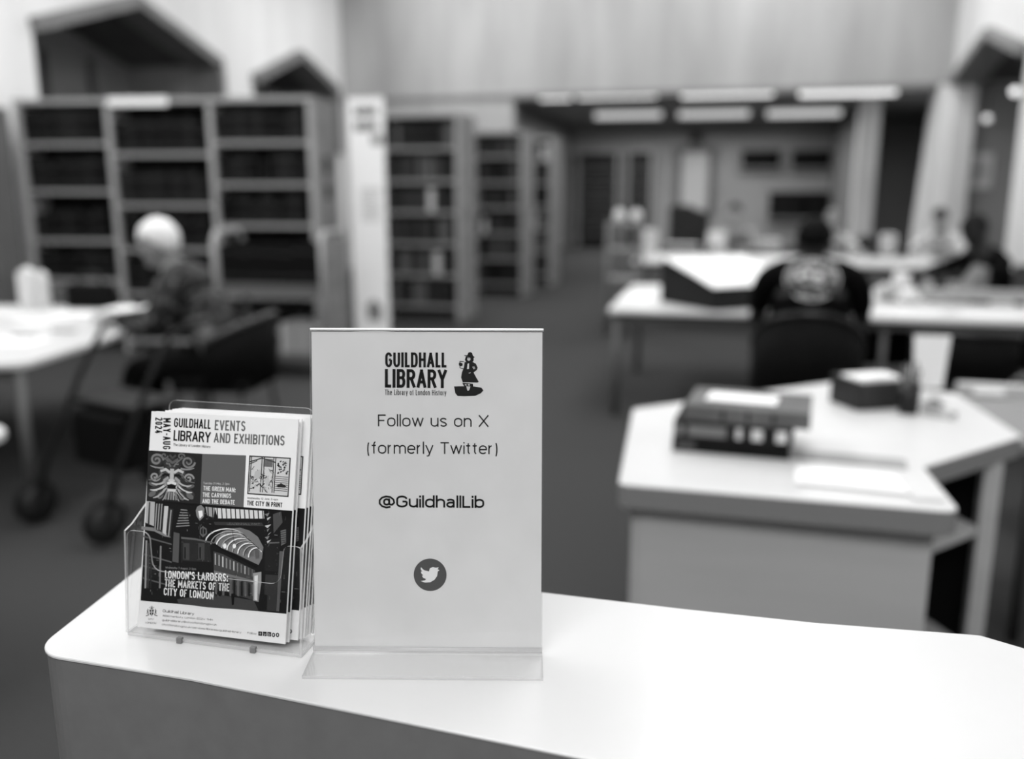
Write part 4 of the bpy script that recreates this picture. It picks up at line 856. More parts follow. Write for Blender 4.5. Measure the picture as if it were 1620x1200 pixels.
# man from behind in black shirt with oval print
man, tee = person('man in black t-shirt with pale oval print on its back, seen from behind', (.46, 4.93, 0), R(-4), head=(0.0, .10, 1.215), pitch=.12, bend=.6, hands=((-.10, .66, .80), (.12, .68, .79)), elbows=((-.28, .16, .77), (.28, .16, .77)), k=1.08, width=1.34, shoff=.15, colr=.11, midr=.165,
       shirt=M('black_tshirt', 9, .9, .05, 3, 30), trous=black, hairm=M('black_hair', 8, .8, .1, 3, 60), sk=skind, style='short', sleeve='short')
bvh = BVHTree.FromPolygons([v.co.copy() for v in tee.data.vertices], [tuple(p.vertices) for p in tee.data.polygons])
def emblem():
    vs = []; fs = []; gs = []
    def put(u, v, h=.004):
        o = bvh.ray_cast(Vector((u, -1.0, v)), Vector((0, 1, 0)))[0]; y = o.y if o is not None else -.1; return (u, y - h, v)
    def quad(pts, g, h): n = len(vs); vs.extend([put(p[0], p[1], h) for p in pts]); fs.append(tuple(range(n, n + len(pts)))); gs.append(g)
    cx_, cz_, rx, rz_ = .0, 1.045, .138, .106
    def ringq(r0, r1, g, h, n=48):
        for k in range(n):
            a, b = 2 * math.pi * k / n, 2 * math.pi * (k + 1) / n; quad([(cx_ + rx * r * math.cos(t), cz_ + rz_ * r * math.sin(t)) for r, t in ((r0, a), (r1, a), (r1, b), (r0, b))], g, h)
    ringq(.93, 1.0, 180, .004); ringq(.56, .64, 165, .004)
    for k in range(30):
        if k % 6 == 5: continue
        a = 2 * math.pi * k / 30; 
        for q in (-.028, .028): quad([(cx_ + rx * r * math.cos(a + q + e), cz_ + rz_ * r * math.sin(a + q + e)) for r, e in ((.68, -.02), (.88, -.02), (.88, .02), (.68, .02))], 205, .004)
        quad([(cx_ + rx * r * math.cos(a + e), cz_ + rz_ * r * math.sin(a + e)) for r, e in ((.76, -.04), (.80, -.04), (.80, .04), (.76, .04))], 235, .005)
    for (x, z, w_, h_) in ((-.06, .02, .03, .03), (-.02, .03, .035, .03), (.03, .02, .04, .035), (-.03, -.015, .05, .012), (.03, -.02, .05, .02), (0, -.045, .07, .008)): quad([(cx_ + x - w_ / 2, cz_ + z - h_ / 2), (cx_ + x + w_ / 2, cz_ + z - h_ / 2), (cx_ + x + w_ / 2, cz_ + z + h_ / 2), (cx_ + x - w_ / 2, cz_ + z + h_ / 2)], 215, .004)
    me = bpy.data.meshes.new('oval_print'); me.from_pydata(vs, [], fs); me.materials.append(printmat()); at = me.color_attributes.new('ink', 'FLOAT_COLOR', 'CORNER'); k = 0
    for p, g in zip(me.polygons, gs):
        for _ in p.vertices: at.data[k].color = (lin(g),) * 3 + (1,); k += 1
    o = link('oval_print', me, tee); o['label'] = 'pale oval print on the back of the shirt'
emblem()
barrel_chair('black armchair under the man with the oval shirt print', (.46, 4.90, 0), R(-4), hback=.88, rimg=14)
# people further back
person('dark-haired person in a light grey top facing us behind the second row table', (.13, 11.72, 0), R(172), head=(0, .16, 1.20), pitch=.5, bend=.8, hands=((-.18, .50, .80), (.18, .5, .80)), shirt=M('light_grey_top', 128, .8, .1, 14, 12), trous=black, hairm=M('brown_hair', 46, .8, .1, 8, 40), k=1.05)
person('person in a white shirt leaning on the right end of the second row table', (2.62, 11.85, 0), R(150), head=(0, .26, 1.16), pitch=.8, bend=1.0, hands=((-.15, .48, .80), (.2, .48, .80)), shirt=M('white_shirt', 200, .8, .1, 8, 9), trous=M('dark_trousers', 40, .8, .1), hairm=M('brown_hair', 46), k=1.0)
person('person in black leaning over the right part of the near reading table', (2.27, 8.05, 0), R(118), head=(.02, .33, 1.17), pitch=.9, bend=1.2, hands=((-.16, .66, .84), (.22, .60, .84)), elbows=((-.30, .34, .86), (.30, .34, .86)), shirt=M('black_jumper', 10, .9, .05, 3, 30), trous=black, hairm=M('dark_grey_hair', 30, .8, .1, 6, 40), k=1.08, width=1.1, sk=skind)
person('person in a pale top sitting behind the man with the oval print', (1.27, 11.75, 0), R(186), head=(0, .12, 1.14), pitch=.6, bend=.6, hands=((-.18, .5, .80), (.18, .5, .80)), shirt=M('pale_top', 176, .8, .1, 12, 10), trous=black, hairm=M('fair_hair', 120, .8, .1, 10, 40), k=1.0)

# ------------------------------------------------------------------ rollator by the left table
rl = thing('rollator', 'black rollator walking frame standing beside the left reading table', 'walking frame', (-2.69, 3.46, 0), R(-17))
fr = M('rollator_tube', 12, .6, .2)
for s_ in (-1, 1):
    MB().tube([(s_ * .25, -.28, .13), (s_ * .25, -.22, .30), (s_ * .24, -.02, .66), (s_ * .24, .12, .86), (s_ * .24, .28, .90)], .014, 10).build('side_tube', fr, rl)
    MB().tube([(s_ * .25, .35, .10), (s_ * .24, .10, .52)], .013, 10).build('rear_tube', fr, rl)
    MB().tube([(s_ * .24, .20, .89), (s_ * .24, .33, .90)], .021, 10).build('grip', blackpl, rl)
    MB().tube([(s_ * .24, .22, .87), (s_ * .24, .31, .83)], .006, 8).build('brake_lever', M('brake_grey', 90, .4, .4), rl)
    for y_ in (-.30, .36):
        wm = Matrix.Rotation(R(90), 4, 'Y'); wh = MB().lathe([(.085, -.012), (.100, -.012), (.100, .012), (.085, .012), (.085, -.012)], (s_ * .25, y_, .10), 24, mat=wm).build('wheel', M('tyre', 26, .8, .2), rl)
        MB().lathe([(0, -.008), (.086, -.008), (.086, .008), (0, .008)], (s_ * .25, y_, .10), 16, mat=wm).build('hub', M('hub_grey', 52, .5, .3), wh)
        MB().tube([(s_ * .25 - .022, y_, .10), (s_ * .25 - .022, y_ * .95, .20), (s_ * .25 + .022, y_ * .95, .20), (s_ * .25 + .022, y_, .10)], .007, 8).build('fork', fr, rl)
boxobj('seat_pad', (-.22, -.10, .53), (.22, .16, .56), blackpl, rl, .01); MB().prism(rounded([(-.2, -.14), (.2, -.14), (.2, .12), (-.2, .12)], [.05] * 4, 4), .26, .51).build('bag', black, rl, bevel=.02)
MB().tube([(-.24, .0, .50), (.24, .0, .50)], .012, 8).build('cross_tube', fr, rl)

# ------------------------------------------------------------------ things on the left table
ZT = .7305
lp = [((20, 540), .30, .21, 8, 'white sheet nearest the picture edge on the left table'), ((60, 510), .36, .26, -10, 'large white sheet in the middle of the left table'), ((110, 498), .30, .22, 20, 'white sheet right of the middle of the left table'),
      ((20, 500), .42, .3, 3, 'white spread of pages at the left edge of the left table')]
for k, (p, a, b, r_, l_) in enumerate(lp): q = atz(p[0], p[1], ZT); sheet_of('paper_sheet', l_, 'paper', (q.x, q.y, ZT + .0025 * k), R(r_), a, b, .002, paper if k % 2 == 0 else paper_w, 'papers on the left table')
for k, (p, l_) in enumerate((((38, 537), 'dark pen lying at the near side of the left table'), ((100, 528), 'dark pen lying nearer the woman on the left table'))):
    q = atz(p[0], p[1], ZT); tag(MB().tube([(-.07, 0, .008), (.07, .02, .008)], .006, 8).build('pen', dsteel, None, (q.x, q.y, ZT + .010)), l_, 'pen', 'pens on the left table')
q = atz(205, 492, ZT)
ob_ = thing('open_book', 'open white book under the hands of the white-haired woman', 'book', (q.x + .02, q.y - .02, ZT), R(8))
for s_ in (-1, 1): MB().prism([(0, 0), (s_ * .17, .004), (s_ * .165, .018), (s_ * .05, .028), (0, .012)], -.12, .12, mat=Matrix.Rotation(R(90), 4, 'X')).build('page_half', paper, ob_)
for (x, y, h_, r_, l_) in ((48, 490, .245, .045, 'tall white upright carton on the left table'), (70, 488, .215, .036, 'shorter white upright carton on the left table')):
    q = atz(x, y, ZT); c_ = thing('carton', l_, 'carton', (q.x, q.y, ZT), .3, 'white cartons on the left table')
    boxobj('box', (-r_, -r_, 0), (r_, r_, h_), M('carton_white', 206, .6, .2), c_, .004); MB().prism([(-r_, h_), (r_, h_), (0, h_ + .035)], -r_ + .003, r_ - .003, mat=Matrix.Rotation(R(90), 4, 'X')).build('gable_top', M('carton_white', 206), c_)
q = atz(103, 478, ZT)
wd_ = thing('book_rest', 'small grey book rest at the far side of the left table', 'book rest', (q.x, q.y, ZT), .2)
MB().prism([(-.12, 0), (.12, 0), (.10, .14)], -.12, .12, mat=Matrix.Rotation(R(90), 4, 'X')).build('wedge', M('rest_grey', 88, .8, .1), wd_)
q = atz(138, 488, ZT)
bg = thing('handbag', 'black handbag on the left table next to the woman', 'bag', (q.x, q.y + .05, ZT), .1)
MB().prism(rounded([(-.16, -.07), (.16, -.07), (.16, .07), (-.16, .07)], [.05] * 4, 4), 0, .16).build('body', black, bg, bevel=.02); MB().tube([(-.09, 0, .15), (-.06, 0, .23), (.06, 0, .23), (.09, 0, .15)], .010, 8).build('handle', blackpl, bg)

# ------------------------------------------------------------------ big wedge with newspaper on the right table
q0 = atz(1050, 472, ZT); q1 = atz(1130, 492, ZT)
wx = Vector((q1.x - q0.x, q1.y - q0.y, 0)); ang = math.atan2(wx.y, wx.x)
wg = thing('book_wedge', 'large dark foam book wedge on the reading table left of the man', 'book rest', (-.42, 6.30, ZT), R(-50))
MB().prism([(0, 0), (.60, 0), (.60, .15), (.56, .16), (.06, .30), (0, .28)], -.62, 0, mat=Matrix.Rotation(R(90), 4, 'X')).build('wedge', M('foam_dark', 40, .9, .05, 4, 20), wg)
MB().prism([(.03, .296), (.08, .298), (.34, .230), (.61, .152), (.61, .160), (.34, .242), (.08, .312), (.03, .308)], -.66, .03, mat=Matrix.Rotation(R(90), 4, 'X')).build('open_newspaper', paper, None)
npap = bpy.data.objects['open_newspaper']; npap.matrix_world = wg.matrix_basis.copy(); tag(npap, 'large white newspaper spread open on the dark book wedge', 'newspaper')

# things on the near reading table
def put(x, y, z=ZT): return atz(x, y, z)
q = put(1373, 478)
cup = thing('bowl', 'small round white bowl right of the man on the near table', 'bowl', (q.x, q.y, ZT)); MB().lathe([(0, 0), (.03, 0), (.06, .05), (.056, .05), (.028, .006), (0, .006)], seg=20).build('bowl', paper, cup); MB().ell((0, 0, .05), (.045, .045, .025)).build('contents', paper, cup)
rn = random.Random(5)
for k, (x, y, g, l_) in enumerate(((1402, 474, 190, 'crumpled pale tissue nearest the white bowl'), (1425, 465, 200, 'tall crumpled pale tissue behind the white bowl'), (1436, 480, 215, 'crumpled white tissue between bowl and paper stack'))):
    q = put(x, y); r2 = random.Random(k)
    def fn(p, r2=r2): return p * (1 + .35 * math.sin(p.x * 60 + k) * math.sin(p.z * 70) + .15 * r2.random())
    tag(MB().ell((0, 0, .055 + .03 * (k == 1)), (.07, .06, .055 + .03 * (k == 1)), fn=fn, u=12, v=8).build('tissue', M('tissue_%d' % g, g, .8, .1), None, (q.x, q.y, ZT)), l_, 'tissue', 'crumpled tissues on the near table')
for k, (x, y, a, b, h_, r_, m2, l_) in enumerate(((1490, 476, .24, .30, .07, 12, paper, 'tall stack of white papers on the near table'), (1535, 478, .22, .14, .03, -5, blackpl, 'thin black book on the near table behind the white sheets'), (1440, 494, .36, .12, .004, 0, paper, 'white sheets at the table edge right of the man'), (1570, 497, .38, .14, .004, 3, paper, 'white sheets at the right end of the near table edge'), (1010, 470, .24, .34, .004, -4, paper, 'white sheet on the left corner of the near table'))):
    q = put(x, y); sheet_of('paper_stack' if m2 is paper else 'book', l_, 'paper' if m2 is paper else 'book', (q.x, q.y, ZT), R(r_), a, b, h_, m2)
# book rest and screen at the right
q = put(1560, 450)
rs = thing('book_rest', 'grey foam book rest before the person in black', 'book rest', (1.66, 6.88, ZT), R(0)); MB().prism([(0, 0), (.17, 0), (.17, .23), (.14, .23)], -.30, 0, mat=Matrix.Rotation(R(90), 4, 'X')).build('wedge', M('foam_grey', 112, .9, .05), rs)
lt = thing('laptop', 'dark open laptop seen from behind at the right end of the near table', 'laptop', (2.20, 6.95, ZT), R(2))
boxobj('keyboard_base', (-.2, 0, 0), (.2, .27, .018), M('laptop_grey', 52, .5, .3), lt); boxobj('screen', (-.2, -.02, .01), (.2, -.008, .25), M('laptop_lid', 52, .5, .3), lt, .004)

# second row table objects
def q2(x, y): return atz(x, y, ZT)
for k, (x, y, a, b, h_, g, l_, nm, ct) in enumerate(((1024, 402, .22, .2, .30, 190, 'pale upright box file at the left end of the second row table', 'box_file', 'box'), (1080, 398, .42, .3, .10, 110, 'grey stack of volumes left of the person in the light grey top', 'book', 'book'), (1133, 400, .22, .1, .27, 214, 'white upright board before the person in the light grey top', 'board', 'board'),
        (1215, 396, .30, .25, .14, 190, 'pale paper stack right of the person in the light grey top', 'paper_stack', 'paper'), (1403, 402, .17, .12, .25, 205, 'white upright box on the second row table', 'box', 'box'), (1500, 402, .2, .2, .10, 214, 'white paper pile at the right end of the second row table', 'paper_stack', 'paper'), (1180, 384, .3, .2, .2, 150, 'light grey box behind the pale paper stack', 'box', 'box'))):
    q = q2(x, y); t_ = thing(nm, l_, ct, (q.x, q.y, ZT), R(-4 + 3 * k)); mt = M('pale_%d' % g, g, .7, .1, 10, 14)
    boxobj('body', (-a / 2, -b / 2, 0), (a / 2, b / 2, h_ * .93), mt, t_, .004); boxobj('top_layer', (-a / 2 + .01, -b / 2 + .01, h_ * .93), (a / 2 - .02, b / 2 - .02, h_), paper_w, t_)
q = q2(1365, 396)
lb = thing('cap', 'black cap lying on the second row table right of the man', 'cap', (q.x, q.y, ZT), .3); MB().ell((0, 0, .04), (.11, .10, .10), u=16, v=10).build('crown', blackpl, lb); MB().prism(rounded([(-.10, -.2), (.10, -.2), (.10, -.06), (-.10, -.06)], [.06, .06, 0, 0], 5), .005, .016).build('visor', blackpl, lb)
lb.location.z = ZT + .06
for o in lb.children: pass
bpy.data.objects['visor'].location = (0, 0, -.055)

# ------------------------------------------------------------------ bookcases
unit = {}
def book_unit(m):
    """unit book 1x1x1: standing, spine to -y"""
    if m.name in unit: return unit[m.name]
    mb = MB(); t = .09
    mb.box((0, 0, 0), (t, 1, 1), 0).box((1 - t, 0, 0), (1, 1, 1), 0).box((0, -.03, 0), (1, .05, 1), 0).box((t, .05, .02), (1 - t, .97, .97), 1)
    for z in (.18, .78): mb.box((.08, -.045, z), (.92, -.028, z + .035), 2)
    o = mb.build('book', [m, pages, M('spine_band', 60, .6, .2)]); unit[m.name] = o.data; bpy.data.objects.remove(o); return unit[m.name]
nbooks = 0
def stand_book(M4, x, y, z, w_, d, h, m, label, group):
    global nbooks
    o = bpy.data.objects.new('book', book_unit(m)); C.objects.link(o); p = M4 @ Vector((x, y, z)); o.location = p; o.rotation_euler = (0, 0, M4.to_euler().z); o.scale = (w_, d, h)
    tag(o, label, 'book', group); nbooks += 1
def bookcase(label, where, org, rz, bays, height, depth, shelves, wmin, wmax, pick, individuals=True, bulk=None, end='board', name='bookcase', both=False):
    t = thing(name, label, 'bookcase', org, rz); M4 = TR(*org) @ RZ(rz); x = 0; up = .05
    for bi, bw in enumerate(bays): pass
    xs = [0]
    for bw in bays: xs.append(xs[-1] + bw)
    for i, xx in enumerate(xs): boxobj('upright', (xx - up / 2, 0, 0), (xx + up / 2, depth, height), shelf_steel, t)
    boxobj('top_board', (-.03, -.01, height), (xs[-1] + .03, depth + .01, height + .04), shelf_steel, t)
    boxobj('back_board', (0, depth * .5, .02), (xs[-1], depth * .5 + .02, height), M('case_back', 20, .8, .1), t)
    boxobj('end_panel', (xs[-1] + up / 2, -.005, 0), (xs[-1] + up / 2 + .02, depth, height + .03), end_ply, t)
    ords = ('top', 'second', 'third', 'fourth', 'fifth', 'sixth', 'seventh')
    for bi, bw in enumerate(bays):
        zs = shelves[bi] if isinstance(shelves[0], (list, tuple)) else shelves
        for si, z in enumerate(zs):
            x0 = xs[bi] + up / 2; x1 = xs[bi + 1] - up / 2
            sh_ = boxobj('shelf', (x0, .0, z - .035), (x1, depth * .5, z), shelf_lip, t)
            ztop = zs[si - 1] - .035 if si else height; gap = ztop - z; x = x0 + .01
            if gap < .12: continue
            rn = random.Random(bi * 31 + si + int(org[1] * 10))
            hb = min(gap - .03, .34) * rn.uniform(.86, .97)
            while x < x1 - .03:
                w_ = rn.uniform(wmin, wmax)
                if x + w_ > x1 - .005: break
                h = hb * rn.uniform(.94, 1.03) if rn.random() < .85 else hb * rn.uniform(.75, .9); h = min(h, gap - .01); mm = pick(rn)
                if individuals: stand_book(M4, x, .03 + rn.uniform(0, .02), z, w_ - .003, .22, h, mm, 'dark bound volume on the %s shelf, %s bay of the %s' % (ords[si], ('left', 'middle', 'right')[bi] if len(bays) > 1 else 'single', where), 'volumes on the %s shelf, bay %s, %s' % (ords[si], 'abc'[bi], where))
                else: bulk.append((M4, x, .03 + rn.uniform(0, .02), z, w_ - .003, .22, h, mm))
                x += w_ + (.0 if rn.random() < .95 else .03)
    return t
dark = lambda rn: rn.choice([bookm[0], bookm[0], bookm[1], bookm[1], bookm[2]])
mixed = lambda rn: rn.choice([bookm[1], bookm[2], bookm[2], bookm[3], bookm[3], bookm[1], bookm[4], bookl[2]] if rn.random() < .93 else [bookl[1]])
a = atz(24, 157, 2.3); b = atz(488, 152, 2.3); rz1 = math.atan2(b.y - a.y, b.x - a.x); Lc = math.hypot(b.x - a.x, b.y - a.y)
def zat(y_, Y): return EYE + (300 - y_) * Y / F * 1.0
def zpix(px_, py_, Y): return atY(px_, py_, Y).z
s1 = [zpix(100, y_, 7.15) for y_ in (225, 300, 378, 440)] + [.62, .28]
s2_ = [zpix(250, y_, 7.27) for y_ in (241, 322, 392, 462)] + [.40, .12]
s3 = [zpix(400, y_, 7.40) for y_ in (223, 289, 354, 440)] + [.55, .22]
bc = bookcase('long steel bookcase of three bays full of black bound volumes', 'long left bookcase', (a.x, a.y, 0), rz1, [Lc * .315, Lc * .350, Lc * .335], 2.26, .62, [s1, s2_, s3], .05, .085, dark)
# label strip and notices on the long bookcase
boxobj('shelf_label', (Lc * .325, -.022, 2.235), (Lc * .53, -.011, 2.305), paper, bc)
for z0, z1 in ((1.64, 1.80), (1.42, 1.54)): boxobj('end_notice', (Lc + .0455, .22, z0), (Lc + .05, .38, z1), M('notice_dark', 50, .7, .1), bc)
bulk = []
pick2 = mixed
a2 = atz(606, 186, 2.3)
bookcase('bookcase with mixed volumes just right of the white banner', 'bookcase right of the banner', (a2.x - .05, 9.83, 0), R(0), [.92], 2.30, .62, [1.97, 1.61, 1.26, .90, .54, .18], .05, .09, pick2)
bookcase('bookcase third in the row, with pale left upright', 'third bookcase', (-3.50, 12.4, 0), R(0), [.70], 2.26, .62, [1.97, 1.61, 1.26, .90, .54, .18], .05, .08, pick2, False, bulk)
bookcase('narrow looking farthest bookcase of the left row', 'fourth bookcase', (-3.30, 14.0, 0), R(0), [.60], 2.26, .55, [1.97, 1.61, 1.26, .90, .54, .18], .05, .08, pick2, False, bulk)
for px0, px1, l_, nb_ in ((915, 978, 'dark far bookcase at the left end of the far wall', 1), (994, 1032, 'narrow dark far bookcase left of the ornate frame', 1)):
    A_ = atY(px0, 240, 24.2); B_ = atY(px1, 240, 24.2)
    bookcase(l_, 'far wall', (A_.x, 24.15, 0), 0, [B_.x - A_.x], 2.45, .5, [2.1, 1.75, 1.4, 1.05, .7, .35], .07, .11, dark, False, bulk)
# wall shelves with volumes on the far wall
for px0, px1, py0, py1, l_ in ((1172, 1237, 240, 265, 'left dark-filled wall shelf on the far wall'), (1252, 1318, 240, 265, 'right dark-filled wall shelf on the far wall'), (1216, 1330, 306, 345, 'wide low dark-filled shelf below the far wall shelves')):
    A_ = atY(px0, py0, 24.3); B_ = atY(px1, py1, 24.3); W_ = B_.x - A_.x; H2 = A_.z - B_.z
    ws_ = thing('wall_shelf', l_, 'shelf', (A_.x, 24.4, B_.z)); boxobj('bottom_board', (0, 0, -.04), (W_, .28, 0), shelf_lip, ws_); boxobj('back_board', (0, .27, 0), (W_, .29, H2 + .05), M('case_back', 20), ws_)
    for xx in (0, W_ - .03): boxobj('side_board', (xx, 0, 0), (xx + .03, .27, H2), shelf_lip, ws_)
    x = .04; rn = random.Random(px0)
    while x < W_ - .12:
        w_ = rn.uniform(.07, .11); bulk.append((TR(A_.x, 24.4, B_.z), x, .03, 0, w_ - .004, .2, H2 * rn.uniform(.85, .98), dark(rn))); x += w_
# all remaining distant books in one object
mb = MB(); mats_ = list({id(q[7]): q[7] for q in bulk}.values()); mi = {m.name: i for i, m in enumerate(mats_)}
for (M4, x, y, z, w_, d, h, m) in bulk: mb.box((x, y, z), (x + w_, y + d, z + h), mi[m.name], M4)
tag(mb.build('books', mats_), 'rows of distant bound volumes filling the far bookcases and wall shelves', 'books', kind='stuff')

# ------------------------------------------------------------------ white banner
ba = atY(549, 160, 7.75); bb = atY(606, 160, 7.75)
bn_ = thing('exhibition_banner', 'tall white exhibition banner standing at the end of the long bookcase', 'banner', (ba.x, 7.75, 0), R(0)); Wb = bb.x - ba.x
MB().box((0, 0, .10), (Wb, .012, 2.31)).build('banner_sheet', M('banner_white', 228, .6, .2), bn_); boxobj('base', (-.02, -.08, 0), (Wb + .02, .09, .10), M('banner_base', 150, .4, .4), bn_); boxobj('top_bar', (-.005, -.005, 2.31), (Wb + .005, .018, 2.335), M('banner_base', 150), bn_)
PB = Print((ba.x, 7.75, 0), (1, 0, 0), (0, 0, 1), step=.0005, base=.001)
def local_build(P_, name, parent, M4): return P_.build(name, parent, M4)
rb = random.Random(2)
for (z, n) in ((2.15, 4), (2.02, 4), (1.90, 2)):
    for k in range(n):
        x = .06 + k * (Wb - .12) / 4 + (.16 if n == 2 else 0); PB.poly([(x, z), (x + .055, z), (x + .05, z + .085), (x + .005, z + .08)], 96, 1)
for k in range(9): PB.poly([(.10, 1.50 - k * .035), (.10 + .2 * rb.uniform(.6, 1), 1.50 - k * .035), (.10 + .2, 1.512 - k * .035), (.10, 1.512 - k * .035)], 150, 1)
PB.poly([(.13, .30), (.26, .28), (.28, .42), (.20, .50), (.12, .44)], 120, 1)
PB.build('banner_print', bn_, Matrix(((1, 0, 0, 0), (0, 0, -1, 0), (0, 1, 0, 0), (0, 0, 0, 1))))

# ------------------------------------------------------------------ book trolley behind the woman
YT = 6.45
xa = atY(338, 400, YT).x; xb = atY(508, 400, YT).x; wt = xb - xa
tr_ = thing('book_trolley', 'steel book trolley with rounded ends, loaded with black volumes', 'trolley', (xa, YT, 0))
for x in (0, wt):
    MB().tube([(x, 0, .10), (x, 0, 1.10), (x, .05, 1.17), (x, .40, 1.17), (x, .45, 1.10), (x, .45, .10)], .020, 10).build('end_frame', M('trolley_steel', 165, .35, .45, metal=.3), tr_)
    for y in (0, .45):
        cs = MB().lathe([(0, -.012), (.05, -.012), (.05, .012), (0, .012)], (x, y, .05), 16, mat=Matrix.Rotation(R(90), 4, 'Y')).build('castor', blackpl, tr_)
boxobj('end_panel', (wt - .012, .02, .16), (wt + .008, .43, 1.10), end_ply, tr_)
for z in (.20, .76): boxobj('shelf', (.02, -.01, z - .09 if z > .5 else z - .04), (wt - .02, .45, z), M('trolley_shelf', 92, .5, .3), tr_)
x = .03; rn = random.Random(9)
while x < wt - .10:
    w_ = rn.uniform(.06, .09); stand_book(TR(xa, YT, .76), x, .03, 0, w_ - .003, .26, rn.uniform(.29, .335), bookm[0], 'black volume on the upper shelf of the book trolley', 'volumes on the upper trolley shelf'); x += w_
for k, (x, w_) in enumerate(((wt * .55, .13), (wt * .55 + .15, .10), (wt * .55 + .27, .14))):
    tag(boxobj('box_file', (xa + x, YT + .05, .2005), (xa + x + w_, YT + .35, .44), M('boxfile_pale', 150, .6, .2), None, .004), 'pale box file on the lower trolley shelf, %s of three' % ('leftmost', 'middle', 'rightmost')[k], 'box file', 'box files on the lower trolley shelf')

# ------------------------------------------------------------------ far trolley with two globes of light paper
A_ = atY(962, 345, 9.2); B_ = atY(1012, 345, 9.2); wt2 = B_.x - A_.x
t2 = thing('trolley', 'grey open trolley left of the second row table', 'trolley', (A_.x, 9.2, 0))
for x in (0, wt2):
    for y in (0, .35): MB().tube([(x, y, 0), (x, y, 1.18)], .016, 8).build('post', M('trolley_post', 110, .4, .4), t2)
for z in (.25, .60, .90, 1.17): boxobj('shelf', (0, 0, z - .03), (wt2, .35, z), M('trolley_shelf2', 120, .5, .3), t2)
for px_, l_ in ((980, 'left of the two round white jars on the grey trolley'), (1012, 'right of the two round white jars on the grey trolley')):
    q = atY(px_, 325, 9.35); j = thing('jar', l_, 'jar', (q.x - .03 if px_ > 1000 else q.x, 9.35, 1.1705), 0, 'round white jars on the grey trolley')
    MB().lathe([(0, 0), (.03, 0), (.055, .04), (.058, .08), (.04, .12), (0, .125)], seg=20).build('bowl', M('jar_white', 214, .3, .4), j); MB().ell((0, 0, .13), (.015, .015, .012)).build('lid_knob', M('jar_white', 214), j)

# ------------------------------------------------------------------ ornate frame, dark seat, notice on the far side
fx = atY(1067, 300, 24.6).x; fx2 = atY(1130, 300, 24.6).x; wf = fx2 - fx
of = thing('ornate_frame', 'tall ornate framed pale panel with crest on the far wall', 'frame', (fx, 24.55, 0))
fg = M('frame_carved', 88, .6, .3, 12, 14)
boxobj('pale_panel', (.16, .03, .95), (wf - .16, .10, 2.48), M('panel_pale', 176, .6, .2, 6, 2), of)
for x in (0, wf - .17): boxobj('side_column', (x, -.03, .9), (x + .17, .13, 2.5), fg, of, .02)
MB().prism([(-.05, 2.48), (wf + .05, 2.48), (wf + .05, 2.58), (wf * .72, 2.66), (wf * .5, 2.72), (wf * .28, 2.66), (-.05, 2.58)], -.13, .05, mat=Matrix.Rotation(R(90), 4, 'X')).build('pediment', fg, of)
MB().ell((wf / 2, .03, 2.80), (.17, .06, .17)).build('crest', M('frame_crest', 48, .6, .3), of)
sf = thing('dark_sofa', 'dark high-backed sofa standing below the ornate frame', 'sofa', (fx - .0, 13.6, 0), 0)
sf.location = (atY(1056, 330, 13.6).x, 13.6, 0); ws2 = atY(1122, 330, 13.6).x - sf.location.x
boxobj('seat', (0, 0, .15), (ws2, .6, .45), M('sofa_dark', 46, .8, .1, 5, 9), sf, .03); MB().prism(rounded([(0, .40), (ws2, .40), (ws2, 1.12), (ws2 * .45, 1.27), (0, 1.27)], [.02, .02, .12, .12, .06], 4), -.62, -.45, mat=Matrix.Rotation(R(90), 4, 'X')).build('backrest', M('sofa_dark', 46), sf)
for x in (.05, ws2 - .1):
    for y in (.05, .5): boxobj('leg', (x, y, 0), (x + .05, y + .05, .15), dsteel, sf)
nA = atY(1521, 243, 14.97); nB = atY(1567, 298, 14.97)
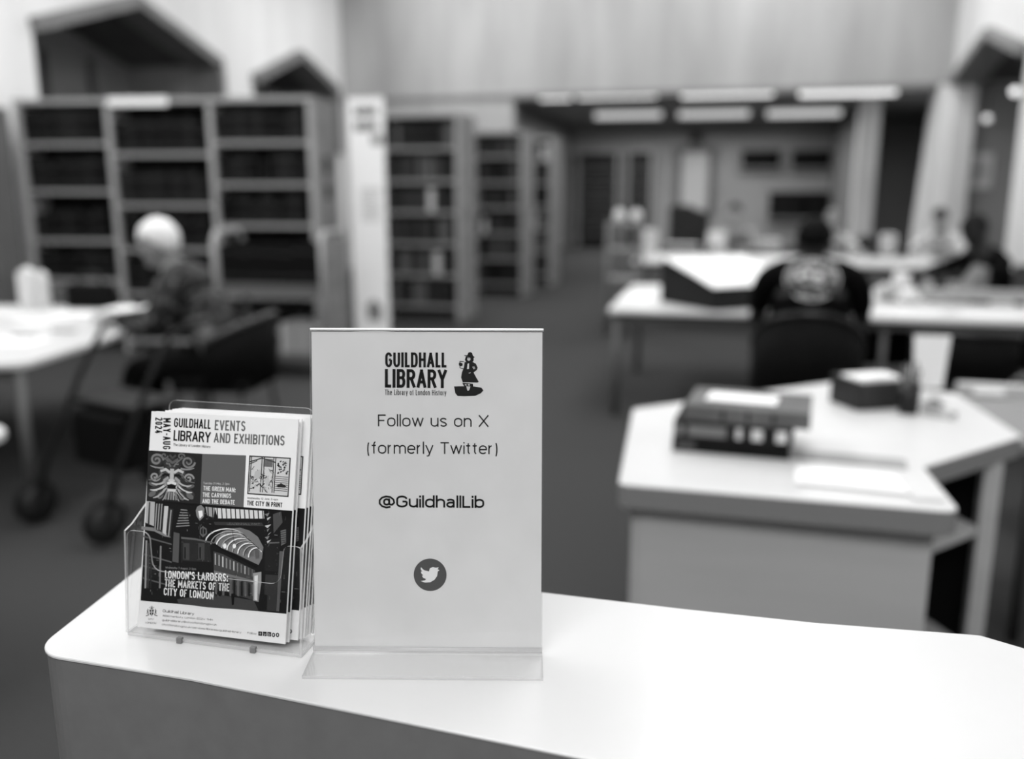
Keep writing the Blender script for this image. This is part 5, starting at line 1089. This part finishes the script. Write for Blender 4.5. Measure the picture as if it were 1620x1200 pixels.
nf = thing('framed_notice', 'white framed notice on the aisle wall at the right', 'notice', (nA.x, 14.96, nB.z)); W_, H2 = nB.x - nA.x, nA.z - nB.z
boxobj('frame', (0, 0, 0), (W_, .035, H2), M('frame_pale', 200, .6, .2), nf); boxobj('print', (.06, -.004, .08), (W_ - .06, 0, H2 - .06), M('print_mid', 168, .6, .2, 30, 6), nf)

# ------------------------------------------------------------------ light fittings
def tube_light(px0, px1, py, Y, m, label, group, hh=.10):
    A_ = atY(px0, py, Y); B_ = atY(px1, py, Y); z = A_.z; L_ = B_.x - A_.x
    t = thing('ceiling_light', label, 'light', (A_.x, Y, z), 0, group)
    boxobj('diffuser', (0, -.08, -hh / 2), (L_, .08, hh / 2), m, t, .01); boxobj('housing', (-.02, -.09, hh / 2), (L_ + .02, .09, hh / 2 + .04), M('housing_grey', 120, .5, .3), t)
    for x in (L_ * .2, L_ * .8): MB().tube([(x, 0, hh / 2 + .04), (x, 0, 3.22 - z)], .006, 6).build('hanger', dsteel, t)
for k, (x0, x1, w_) in enumerate(((855, 903, 'leftmost short'), (914, 1038, 'second'), (1078, 1223, 'third'), (1265, 1418, 'rightmost'))): tube_light(x0, x1, 153.5 - 2.0 * k, 16.6, tubelight, '%s bright tube light of the front row under the low ceiling' % w_, 'front row tube lights', .11)
for k, (x0, x1, w_) in enumerate(((942, 1046, 'left'), (1074, 1185, 'middle'), (1214, 1330, 'right'))): tube_light(x0, x1, 183 - 1.5 * k, 20.0, tubelight2, '%s dimmer tube light of the rear row under the low ceiling' % w_, 'rear row tube lights', .12)
for k, (px_, py_) in enumerate(((1606, 145), (1604, 176))):
    q = atY(px_, py_, 12.6 - k * .0); t = thing('pendant_light', '%s small round lamp in the gable at the right edge' % ('upper', 'lower')[k], 'light', (q.x, q.y + k * 1.2, q.z)); MB().ell((0, 0, 0), (.055, .055, .05)).build('globe', tubelight if k == 0 else tubelight2, t); MB().tube([(0, 0, .04), (0, 0, max(.08, 3.5 - q.z))], .006, 6).build('hanger', dsteel, t)
print('books', nbooks, 'objects', len(bpy.data.objects))
